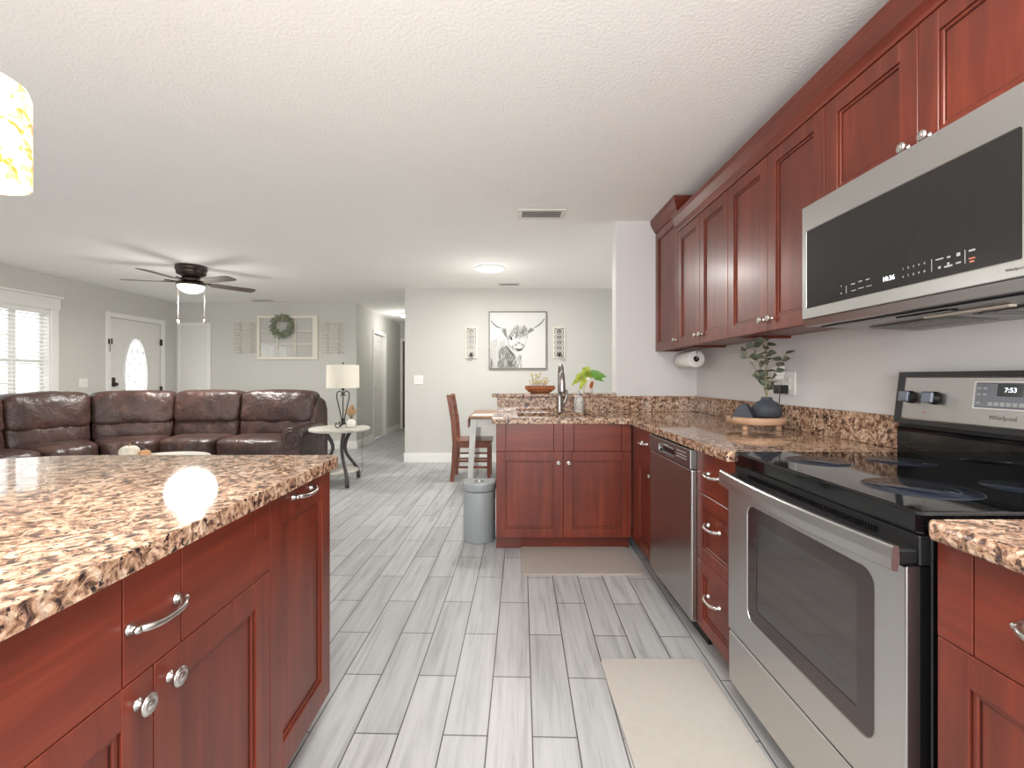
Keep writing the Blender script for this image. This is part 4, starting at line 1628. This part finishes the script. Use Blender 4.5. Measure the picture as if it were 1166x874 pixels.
def cushion(i, o0, o1, z0, z1, name, puff=.03, n=14, k=5.0, gap=.006, wr=.010, seed=0, lean=0.0, ends=None, parent=None, zslope=0.0):
    """leather cushion filling section i of the sofa path between offsets o0 (rear) and o1 (front)."""
    bm = bmesh.new()
    bmesh.ops.create_cube(bm, size=2)
    bmesh.ops.subdivide_edges(bm, edges=bm.edges[:], cuts=n, use_grid_fill=True)
    A, B = Vector(PX[i]), Vector(PX[i + 1])
    nA, nB = NRM[i], NRM[i + 1]
    L = (B - A).length
    for v in bm.verts:
        p = v.co.copy()
        mx_ = max(abs(p.x), abs(p.y), abs(p.z))
        s_ = (abs(p.x) ** k + abs(p.y) ** k + abs(p.z) ** k) ** (1 / k)
        q = p * (mx_ / s_)
        # puffed faces
        q.y *= 1 + puff / max(.05, (o1 - o0)) * 2 * (1 - q.x ** 2) * (1 - q.z ** 2)
        q.z *= 1 + puff / max(.05, (z1 - z0)) * 1.2 * (1 - q.x ** 2) * (1 - q.y ** 2)
        # two shallow vertical seams
        for sx_ in (-.42, .42):
            dd = abs(q.x - sx_)
            if dd < .10:
                q.y *= 1 - .05 * (1 - dd / .10)
                q.z *= 1 - .02 * (1 - dd / .10)
        u = (q.x + 1) / 2
        g = gap / L
        u = g + u * (1 - 2 * g)
        w_ = (q.y + 1) / 2
        off = o0 + (o1 - o0) * w_
        base_ = A.lerp(B, u) + (nA.lerp(nB, u)).normalized() * 0
        nn = nA.lerp(nB, u)
        zz = z0 + (z1 - z0) * (q.z + 1) / 2
        pos = base_ + nn * (off - lean * (zz - z0))
        zz += zslope * (off - o0)
        co = Vector((pos.x, pos.y, zz))
        nz = noise.noise(co * 6 + Vector((seed, 0, 0)))
        nz2 = noise.noise(Vector((co.x * 22, co.y * 22, co.z * 7)) + Vector((seed, 3, 0)))
        edge = max(abs(q.z), abs(q.x) * .8)
        v.co = co + Vector((nn.x, nn.y, .35)).normalized() * (wr * nz + wr * .8 * nz2 * edge)
    for f in bm.faces:
        f.smooth = True
    m_ = MB()
    m_._merge(bm)
    return m_.build(name, M['leather'], parent, loc=None)


sf = thing('sectional_sofa', 'long curved brown leather sectional sofa facing the kitchen', 'sofa', (0, 0, 0))
for i in range(5):
    cushion(i, -.12, .66, .04, .30, 'sofa_base', .004, 8, 10, .001, .002, i, parent=sf)
    cushion(i, -.14, .02, .28, .94, 'back_frame', .01, 8, 7, .001, .004, i, parent=sf)
    cushion(i, .02, .27, .655, 1.025, 'back_cushion', .03, 18, 7.5, .002, .016, 10 + i, lean=.18, parent=sf)
    cushion(i, .07, .27, .46, .72, 'lumbar_cushion', .025, 14, 6.0, .006, .016, 20 + i, lean=.12, parent=sf)
    m_i = cushion(i, .16, .76, .29, .52, 'seat_cushion', .03, 16, 6.5, .003, .012, 30 + i, parent=sf)


def arm(parent, xc, y0, y1):
    m = MB()
    out = [(xc - .10, .05), (xc + .12, .05), (xc + .12, .40)]
    out += [(xc + .03 + .125 * math.cos(R(a_)), .525 + .125 * math.sin(R(a_))) for a_ in range(-40, 181, 12)]
    out += [(xc - .095, .46)]
    m.prism(out, 'Y', y0, y1, .02, 3, smooth=True)
    o_ = m.build('arm', M['leather'], parent)
    m = MB()
    pts = []
    for q in range(40):
        a_ = R(-120 + q * 14)
        r_ = .112 * (1 - q / 52)
        pts.append((xc + .03 + r_ * math.cos(a_), y0 - .002, .525 + r_ * math.sin(a_)))
    m.tube(pts, .012, 8)
    m.tube([(xc + .118, y0, .10), (xc + .118, y0, .38)], .008, 6)
    m.build('scroll_piping', M['leather'], o_)
    return o_


arm(sf, -2.385, 4.93, 5.60)
m = MB()
out = [(-.04, .06), (.10, .06), (.12, .30), (.10, .70), (.075, .90), (.0, .95), (-.04, .93)]
mt = Matrix.Identity(4)
m.prism([(5.52 + .34 * 0, .06), (5.84, .06), (5.82, .80), (5.76, .90), (5.66, .945), (5.55, .93), (5.46, .80), (5.44, .60)], 'X', -2.42, -2.31, .03, 3, smooth=True)
m.build('side_wing', M['leather'], sf)

# ------------------------------------------------------------------ end table, lamp, vase
def round_table(label, loc, r, h, lower):
    t_ = thing('round_table', label, 'table', loc)
    m = MB()
    m.lathe([(r - .012, h - .032), (r, h - .026), (r, h - .006), (r - .006, h), (.0001, h)], 56)
    m.build('tabletop', M['whitewash'], t_)
    if lower:
        m = MB()
        m.lathe([(lower - .01, .135), (lower, .140), (lower, .155), (lower - .006, .16), (.0001, .16)], 40)
        m.build('lower_shelf', M['whitewash'], t_)
    for k_ in range(3):
        a_ = R(-55 + 120 * k_)
        pts = []
        for q in range(15):
            s_ = q / 14
            z_l = (h - .03) * (1 - s_) + .012 * s_
            rr_ = (r * .42) + r * .22 * math.sin(s_ * 2 * PI * .95 + 2.6) * (1) + r * .30 * s_ ** 2
            pts.append((rr_ * math.cos(a_), rr_ * math.sin(a_), z_l))
        m = MB()
        m.tube(pts, .02, 10, rads=[.024 - .006 * math.sin(PI * q / 14) for q in range(15)])
        m.build('leg', M['tleg'], t_)
    return t_


et = round_table('round whitewashed end table with curved dark legs at the sofa end', (-1.90, 5.12, 0), .325, .628, .20)
ct = round_table('round whitewashed coffee table in front of the sofa', (-3.10, 4.02, 0), .40, .475, 0)

t = thing('table_lamp', 'iron scroll table lamp with a white drum shade on the end table', 'lamp', (-1.865, 5.12, .628))
m = MB()
m.lathe([(.178, .445), (.176, .45), (.172, .70), (.170, .70), (.173, .448)], 48, cap=False)
m.build('lamp_shade', M['cloth_w'], t)
m = MB()
m.tube([(0, 0, .03), (0, 0, .47)], .006, 8)
m.tube([(0, 0, .69), (0, 0, .715)], .004, 8)
m.ball((0, 0, .722), .010)
for a_ in (10, 190):
    mt = RZ(a_)
    pts = [(.012, 0, .03), (.02, 0, .12), (.045, 0, .24), (.068, 0, .34), (.062, 0, .395), (.035, 0, .41), (.014, 0, .395), (.012, 0, .365), (.028, 0, .355)]
    m.tube(pts, .006, 8, mtx=mt)
for a_ in (10, 130, 250):
    mt = RZ(a_)
    m.tube([(.008, 0, .10), (.02, 0, .05), (.055, 0, .012), (.10, 0, .010), (.125, 0, .03), (.118, 0, .058), (.098, 0, .055), (.100, 0, .04)], .006, 8, mtx=mt)
m.lathe([(.016, .42), (.020, .43), (.012, .445)], 16)
m.tube([(-.17, 0, .690), (.17, 0, .690)], .002, 5)
m.build('scroll_base', M['iron'], t)
m = MB()
m.tube([(.02, .03, .006), (.08, .14, .005), (.12, .31, .004), (.12, .335, -.06), (.10, .34, -.35), (.11, .34, -.52), (.06, .40, -.624)], .0025, 6)
m.build('cord', M['blackp'], t)
t = thing('bud_vase', 'small round white vase on the end table beside the lamp', 'vase', (-1.765, 5.10, .6285))
m = MB()
m.lathe([(.022, 0), (.044, .014), (.052, .042), (.046, .072), (.024, .092), (.016, .098), (.0125, .096), (.0001, .085)], 28)
m.build('vase_body', M['ceramic'], t)
t = thing('dried_pampas', 'tan dried pampas tuft standing in the small white vase', 'dried flowers', (-1.765, 5.10, .722))
m = MB()
m2 = MB()
random.seed(3)
for i in range(60):
    a_, e_ = random.uniform(0, 2 * PI), random.uniform(.05, .75)
    L_ = random.uniform(.10, .20)
    dx, dy, dz = math.cos(a_) * math.sin(e_), math.sin(a_) * math.sin(e_), math.cos(e_)
    m.tube([(0, 0, 0), (dx * L_ * .5, dy * L_ * .5, dz * L_ * .55)], .001, 4)
    m2.leaf((dx * L_ * .4, dy * L_ * .4, dz * L_ * .45), (dx + random.uniform(-.3, .3), dy, dz), (0, 0, 1), L_ * .6, .016, .1, .3)
m.build('stems', M['estem'], t)
m2.build('plumes', M['pampas'], t)

# coffee table tray with knit pumpkins
t = thing('serving_tray', 'oval whitewashed tray on the coffee table', 'tray', (-3.30, 4.03, .4755))
m = MB()
bm = bmesh.new()
rows = []
for s_, h_ in ((.9, 0), (1.0, .004), (1.03, .022), (1.0, .022), (.95, .008), (.6, .007)):
    rows.append([bm.verts.new((.19 * s_ * math.cos(2 * PI * i / 40), .12 * s_ * math.sin(2 * PI * i / 40), h_)) for i in range(40)])
for A, B in zip(rows, rows[1:]):
    for i in range(40):
        bm.faces.new([A[i], A[(i + 1) % 40], B[(i + 1) % 40], B[i]])
bm.faces.new(rows[0]); bm.faces.new(rows[-1])
bmesh.ops.recalc_face_normals(bm, faces=bm.faces)
m._merge(bm)
m.build('tray_body', M['cream'], t)


def pumpkin(label, loc, r, mat):
    t_ = thing('pumpkin', label, 'pumpkin', loc)
    m = MB()
    bm = bmesh.new()
    bmesh.ops.create_uvsphere(bm, u_segments=48, v_segments=20, radius=r)
    for v in bm.verts:
        a_ = math.atan2(v.co.y, v.co.x)
        rr_ = math.hypot(v.co.x, v.co.y)
        f_ = 1 - .09 * abs(math.sin(a_ * 4)) ** .5 * 1 + .05
        pit = math.exp(-(rr_ / (r * .3)) ** 2) * .25 * r
        v.co = Vector((v.co.x * f_, v.co.y * f_, v.co.z * .82 - math.copysign(pit, v.co.z) + r * .82 - r * .12))
    m._merge(bm, smooth=True)
    m.build('pumpkin_body', mat, t_)
    m = MB()
    m.tube([(0, 0, r * 1.2), (.002, 0, r * 1.45), (.008, 0, r * 1.65)], .007, 8, rads=[.010, .007, .006])
    m.build('stem', M['oak'], t_)


pumpkin('cream knit pumpkin on the coffee table tray', (-3.345, 4.02, .485), .072, M['pumpkin'])
pumpkin('small pale orange knit pumpkin on the coffee table tray', (-3.24, 4.06, .484), .042, M['orange'])

# ------------------------------------------------------------------ dining table and chair
t = thing('dining_table', 'drop-leaf table with a brown top and white splayed legs', 'table', (0, 5.2, 0))
m = MB()
m.box(-.43, .50, -.42, .60, .752, .778, .004, 2)
m.build('tabletop', M['tablew'], t)
m = MB()
m.box(-.440, -.424, -.40, .58, .66, .750, .003)
m.build('drop_leaf', M['tablew'], t)
m = MB()
m.box(-.375, .44, -.385, -.365, .665, .751).box(-.375, .44, .53, .55, .665, .751).box(-.37, -.35, -.365, .53, .665, .751).box(.42, .44, -.365, .53, .665, .751)
m.build('apron', M['tablel'], t)
for (lx, ly, sx_, sy_) in ((-.375, -.38, -1, -1), (.43, -.38, 1, -1), (-.375, .54, -1, 1), (.43, .54, 1, 1)):
    m = MB()
    bm = bmesh.new()
    T_, Bq = [], []
    for (a_, b_) in ((-1, -1), (1, -1), (1, 1), (-1, 1)):
        T_.append(bm.verts.new((lx + a_ * .032, ly + b_ * .032, .751)))
        Bq.append(bm.verts.new((lx + sx_ * .045 + a_ * .024, ly + sy_ * .02 + b_ * .024, .001)))
    for i in range(4):
        bm.faces.new([T_[i], T_[(i + 1) % 4], Bq[(i + 1) % 4], Bq[i]])
    bm.faces.new(T_); bm.faces.new(Bq)
    bmesh.ops.recalc_face_normals(bm, faces=bm.faces)
    m._merge(bm)
    m.build('leg', M['tablel'], t)
t = MB().box(-.40, -.04, 4.86, 5.12, .7785, .7835, .001)
tag(t.build('placemat', M['mat_cloth'], None, (-.2, 5.0, .7785)), 'cream placemat on the near end of the dining table', 'placemat')

ch = thing('dining_chair', 'brown wooden ladder-back chair drawn up to the dining table', 'chair', (-.42, 5.42, 0), 0)
# chair looks to +x
for yy in (-.20, .20):
    m = MB()
    pts = [(-.235, yy, .001), (-.215, yy, .22), (-.205, yy, .45), (-.225, yy, .70), (-.275, yy, .99)]
    bm = bmesh.new()
    rows = []
    for (x, y, z0_) in pts:
        rows.append([bm.verts.new((x + a_ * .024, y + b_ * .018, z0_)) for a_, b_ in ((-1, -1), (1, -1), (1, 1), (-1, 1))])
    for A, B in zip(rows, rows[1:]):
        for i in range(4):
            bm.faces.new([A[i], A[(i + 1) % 4], B[(i + 1) % 4], B[i]])
    bm.faces.new(rows[0]); bm.faces.new(rows[-1])
    bmesh.ops.recalc_face_normals(bm, faces=bm.faces)
    m._merge(bm)
    m.build('back_post', M['chairw'], ch)
for z0_, xo in ((.92, -.262), (.82, -.244), (.72, -.228), (.60, -.214)):
    m = MB()
    h_ = .055 if z0_ > .9 else .035
    n_ = 8
    for q in range(n_):
        y0_, y1_ = -.184 + .368 * q / n_, -.184 + .368 * (q + 1) / n_
        bow = -.02 * math.cos((q + .5 - n_ / 2) / n_ * PI)
        m.box(xo + bow - .009, xo + bow + .009, y0_, y1_, z0_, z0_ + h_)
    m.build('back_slat', M['chairw'], ch)
m = MB()
m.box(-.21, .225, -.215, .215, .445, .468, .008, 2)
m.build('seat', M['chairw'], ch)
m = MB()
m.box(-.19, .19, -.205, -.185, .385, .444).box(-.19, .19, .185, .205, .385, .444).box(.185, .203, -.19, .19, .385, .444)
m.build('apron', M['chairw'], ch)
for yy in (-.19, .19):
    MB().box(.165, .205, yy - .02, yy + .02, .001, .4449, .003).build('leg', M['chairw'], ch)
m = MB()
for yy in (-.19, .19):
    m.box(-.20, .17, yy - .009, yy + .009, .15, .175).box(-.20, .17, yy - .009, yy + .009, .25, .272)
m.box(-.03, -.012, -.182, .182, .155, .172)
m.build('stretcher', M['chairw'], ch)

# ------------------------------------------------------------------ wall decor, dining wall
ZP0, ZP1, XP0, XP1 = 1.31, 2.115, -.288, .522
t = thing('cow_painting', 'framed grey-and-white painting of a long-horned shaggy cow', 'painting', ((XP0 + XP1) / 2, YD, ZP0))
w, h = XP1 - XP0, ZP1 - ZP0
m = MB()
f_ = .014
m.box(-w / 2, w / 2, -.035, -.001, 0, f_, .001).box(-w / 2, w / 2, -.035, -.001, h - f_, h, .001)
m.box(-w / 2, -w / 2 + f_, -.035, -.001, f_, h - f_, .001).box(w / 2 - f_, w / 2, -.035, -.001, f_, h - f_, .001)
m.build('picture_frame', M['pframe'], t)
MB().box(-w / 2 + f_, w / 2 - f_, -.026, -.004, f_, h - f_).build('canvas', M['canvas'], t)
# strokes: coordinates in canvas units u (0..1 left to right), v (0..1 top to bottom) -> local
random.seed(21)
S = {i: MB() for i in range(5)}
cnt = [0]


def stroke(tone, pts, wd):
    cnt[0] += 1
    yy = -.0265 - .000003 * cnt[0]
    P2 = [Vector((-w / 2 + f_ + u * (w - 2 * f_), h - f_ - v * (h - 2 * f_))) for u, v in pts]
    n = len(P2)
    bm = bmesh.new()
    L_, R_ = [], []
    for i in range(n):
        d_ = (P2[min(i + 1, n - 1)] - P2[max(i - 1, 0)])
        d_ = d_.normalized() if d_.length > 1e-6 else Vector((0, 1))
        s_ = Vector((-d_.y, d_.x)) * wd * (w) * (.25 + .75 * math.sin(PI * (i + .5) / n)) / 2
        L_.append(bm.verts.new((P2[i].x + s_.x, yy, P2[i].y + s_.y)))
        R_.append(bm.verts.new((P2[i].x - s_.x, yy, P2[i].y - s_.y)))
    for i in range(n - 1):
        bm.faces.new([L_[i], L_[i + 1], R_[i + 1], R_[i]])
    S[tone]._merge(bm)


# soft masses first, then hair, then the few dark accents
for i in range(150):
    u, v = random.uniform(.02, .50), random.uniform(.46, .93)
    if u + (1 - v) * .75 > .66 or v < .42 + abs(u - .25) * .35: continue
    stroke(4, [(u, v), (u - .01, min(.99, v + .05)), (u + random.uniform(-.03, .01), min(.995, v + .13))], .03)
for i in range(170):
    u, v = random.uniform(.17, .50), random.uniform(.56, .95)
    if v < .57 + abs(u - .27) * 1.1: continue
    stroke(random.choice((3, 3, 2)), [(u, v), (u - .015, min(.99, v + .05)), (u - .03, min(.998, v + .11))], .026)
for i in range(200):
    u, v = random.uniform(.17, .48), random.uniform(.57, .97)
    if v < .57 + abs(u - .27) * 1.1: continue
    stroke(random.choice((2, 2, 3, 1, 4)), [(u, v), (u - .012, min(.995, v + .035)), (u - random.uniform(.0, .04), min(.998, v + random.uniform(.06, .11)))], .011)
for i in range(16):
    q = random.random()
    stroke(1, [(.36 - .02 * q + random.uniform(-.04, .12), .86 + .1 * q), (.37, .93 + .04 * q), (.36, .99)], .014)
for i in range(12):
    q = i / 11
    stroke(1, [(.30 + .13 * q, .60 + .16 * q), (.33 + .12 * q, .66 + .14 * q), (.34 + .10 * q, .70 + .14 * q)], .016)
for i in range(40):
    u, v = random.uniform(.42, .57), random.uniform(.74, .95)
    stroke(random.choice((2, 3, 3, 4)), [(u, v), (u - .01, min(.995, v + .05)), (u - .02, min(.998, v + .09))], .012)
for i in range(9):
    u = random.uniform(.0, .05)
    stroke(2, [(u, .82 + random.uniform(0, .1)), (u + .01, .9), (u + .005, .995)], .012)
# horns
for tn, wd in ((3, .030), (2, .014)):
    stroke(tn, [(.02, .15), (.07, .21), (.13, .26), (.20, .285)], wd)
    stroke(tn, [(.98, .11), (.93, .18), (.87, .235), (.80, .275)], wd)
# ears
for i in range(30):
    q = random.random()
    tn = random.choice((3, 2, 3, 1))
    stroke(tn, [(.21 + .07 * q, .28 + .05 * random.random()), (.24 + .05 * q, .36), (.27 + .04 * q, .42 + .04 * q)], .018)
    stroke(tn, [(.79 - .06 * q, .28 + .05 * random.random()), (.73 - .05 * q, .35), (.63 - .03 * q, .42)], .018)
# face
stroke(3, [(.30, .43), (.33, .55), (.40, .66), (.48, .70)], .016)
stroke(4, [(.66, .40), (.65, .52), (.62, .62), (.60, .66)], .016)
for i in range(50):
    a_ = random.uniform(0, 2 * PI)
    u, v = .50 + .12 * math.cos(a_) * random.uniform(.6, 1), .60 + .08 * math.sin(a_) * random.uniform(.6, 1)
    stroke(random.choice((4, 4, 3)), [(u, v), (u + .01, v + .02), (u + .005, v + .035)], .016)
stroke(1, [(.465, .58), (.475, .60)], .03)
stroke(1, [(.58, .58), (.59, .60)], .026)
stroke(2, [(.51, .54), (.53, .55), (.55, .54)], .016)
stroke(1, [(.46, .655), (.50, .672), (.54, .675), (.59, .655)], .040)
stroke(0, [(.48, .675), (.53, .69), (.57, .675)], .018)
stroke(0, [(.365, .43), (.385, .47), (.395, .50)], .034)
stroke(2, [(.325, .42), (.345, .47), (.35, .50)], .022)
# forelock
for i in range(110):
    u0 = random.uniform(.40, .64)
    v0 = random.uniform(.22, .38)
    du = (u0 - .53) * .5
    stroke(random.choice((3, 4, 3, 2, 4)), [(u0, v0), (u0 + du * .5, v0 + .04), (u0 + du + random.uniform(-.02, .02), v0 + random.uniform(.07, .12))], .014)
for i in range(14):
    a_ = random.uniform(0, 6)
    cu_, cv_ = ((.57, .345), (.46, .33))[i % 2]
    stroke(random.choice((1, 2)), [(cu_ + .035 * math.cos(a_ + q * .5), cv_ + .035 * math.sin(a_ + q * .5)) for q in range(4)], .012)
for i in range(5):
    S[i].build('brushwork', M['ink%d' % i], t)


def sconce(label, x):
    t_ = thing('candle_sconce', label, 'sconce', (x, YD, 1.46))
    ww, hh = .165, .44
    m = MB()
    b_ = .016
    m.box(-ww / 2, ww / 2, -.022, -.001, 0, b_, .002).box(-ww / 2, ww / 2, -.022, -.001, hh - b_, hh, .002)
    m.box(-ww / 2, -ww / 2 + b_, -.022, -.001, b_, hh - b_, .002).box(ww / 2 - b_, ww / 2, -.022, -.001, b_, hh - b_, .002)
    fo = m.build('frame', M['lattice'], t_)
    MB().box(-ww / 2 + b_, ww / 2 - b_, -.006, -.002, b_, hh - b_).build('mirror', M['mirror'], t_)
    m = MB()
    for k_ in range(5):
        zc = .07 + k_ * .075
        m.tube([(.048 * math.cos(2 * PI * i / 20), -.014, zc + .052 * math.sin(2 * PI * i / 20)) for i in range(20)], .005, 5, closed=True)
    for s in (-1, 1):
        for k_ in range(5):
            zc = .07 + k_ * .075
            m.tube([(s * .064 + s * -.024 * math.sin(PI * i / 8), -.014, zc - .037 + .075 * i / 8) for i in range(9)], .004, 5)
    m.build('lattice', M['lattice'], t_)
    m = MB()
    m.lathe([(.012, .030), (.036, .034), (.038, .042), (.034, .042), (.0001, .038)], 20, (0, -.065, 0))
    m.tube([(0, -.02, .022), (0, -.05, .018), (0, -.065, .032)], .005, 6)
    m.lathe([(.018, .042), (.018, .075)], 16, (0, -.065, 0))
    m.build('candle_cup', M['tleg'], t_)


sconce('white lattice mirrored candle sconce left of the cow painting', -.533)
sconce('white lattice mirrored candle sconce right of the cow painting', .698)


def switch(label, loc, mtx, gangs=2, dark=False):
    t_ = thing('light_switch', label, 'light switch', loc)
    w_ = .045 * gangs + .03
    m = MB(mtx)
    m.box(-w_ / 2, w_ / 2, -.006, -.0005, -.058, .058, .002)
    m.build('cover_plate', M['white'], t_)
    for g in range(gangs):
        xx = (g - (gangs - 1) / 2) * .046
        MB(mtx).box(xx - .016, xx + .016, -.010, -.006, -.033, .033, .002).build('rocker', M['ceramic'], t_)
    return t_


sw = thing('thermostat', 'white wall thermostat plate between the hall and the left sconce', 'thermostat', (-1.278, YD, 1.155))
MB().box(-.068, .068, -.010, -.0005, -.062, .062, .003).build('plate', M['white'], sw)
MB().box(-.045, -.008, -.014, -.010, -.02, .02, .003).build('dial', M['pewter'], sw)
MB().box(.018, .034, -.014, -.010, -.014, .014, .002).build('rocker', M['ceramic'], sw)
switch('white two-gang light switch beside the front door', (XL, 6.0, 1.12), RZ(90))

# ------------------------------------------------------------------ wall decor, living room back wall
t = thing('window_frame_decor', 'old cream nine-pane window frame hung on the living room wall', 'wall decor', (-3.705, YB, 1.49))
w, h = 1.01, .735
m = MB()
m.box(-w / 2, w / 2, -.038, -.001, 0, .045, .003).box(-w / 2, w / 2, -.038, -.001, h - .045, h, .003)
m.box(-w / 2, -w / 2 + .045, -.038, -.001, .045, h - .045, .003).box(w / 2 - .085, w / 2, -.038, -.001, .045, h - .045, .003)
m.build('frame', M['cream'], t)
m = MB()
ix0, ix1 = -w / 2 + .045, w / 2 - .085
for q in (1, 2):
    xx = ix0 + (ix1 - ix0) * q / 3
    m.box(xx - .008, xx + .008, -.030, -.010, .045, h - .045, .002)
    zz = .045 + (h - .09) * q / 3
    m.box(ix0, ix1, -.030, -.010, zz - .008, zz + .008, .002)
m.build('muntins', M['cream'], t)
MB().box(ix0, ix1, -.017, -.014, .045, h - .045).build('pane', M['glass'], t)

t = thing('wreath', 'green leafy wreath hung on the cream window frame', 'wreath', (-3.775, YB - .07, 2.045))
random.seed(8)
m = MB()
m.tube([(.15 * math.cos(2 * PI * i / 30), 0, .15 * math.sin(2 * PI * i / 30)) for i in range(30)], .012, 6, closed=True)
m.build('vine_ring', M['bowlw'], t)
m = MB()
for i in range(560):
    a_ = random.uniform(0, 2 * PI)
    rr_ = .148 + random.gauss(0, .018)
    b0 = (rr_ * math.cos(a_), random.uniform(-.03, .012), rr_ * math.sin(a_))
    ta = a_ + PI / 2 + random.uniform(-1.3, 1.3)
    m.leaf(b0, (math.cos(ta), random.uniform(-.5, .1), math.sin(ta)), (0, 1, 0), random.uniform(.035, .065), random.uniform(.016, .026), .1, 0)
m.build('leaves', M['wreath'], t)


def arrows(label, x):
    t_ = thing('rod_wall_decor', label, 'wall decor', (x, YB, 1.58), 0)
    m = MB()
    for sx_ in (-.085, .105):
        m.tube([(sx_, -.012, 0), (sx_, -.012, .54)], .007, 6)
        for i in range(11):
            m.ball((sx_, -.014, .03 + i * .048), .011, (1, .6, 1), 8)
    m.build('uprights', M['creamy'], t_)
    m = MB()
    for i in range(11):
        zz = .03 + i * .048
        sh = .012 * (-1) ** i
        m.tube([(-.185 + sh, -.026, zz), (.185 + sh, -.026, zz + .004)], .0055, 5)
        for s in (-1, 1):
            m.ball((s * .185 + sh, -.026, zz), .008, (1.3, .6, 1), 6)
    m.build('cross_rods', M['creamy'], t_)


arrows('pale metal cross-rod wall decor left of the cream window frame', -4.415)
arrows('pale metal cross-rod wall decor right of the cream window frame', -2.955)
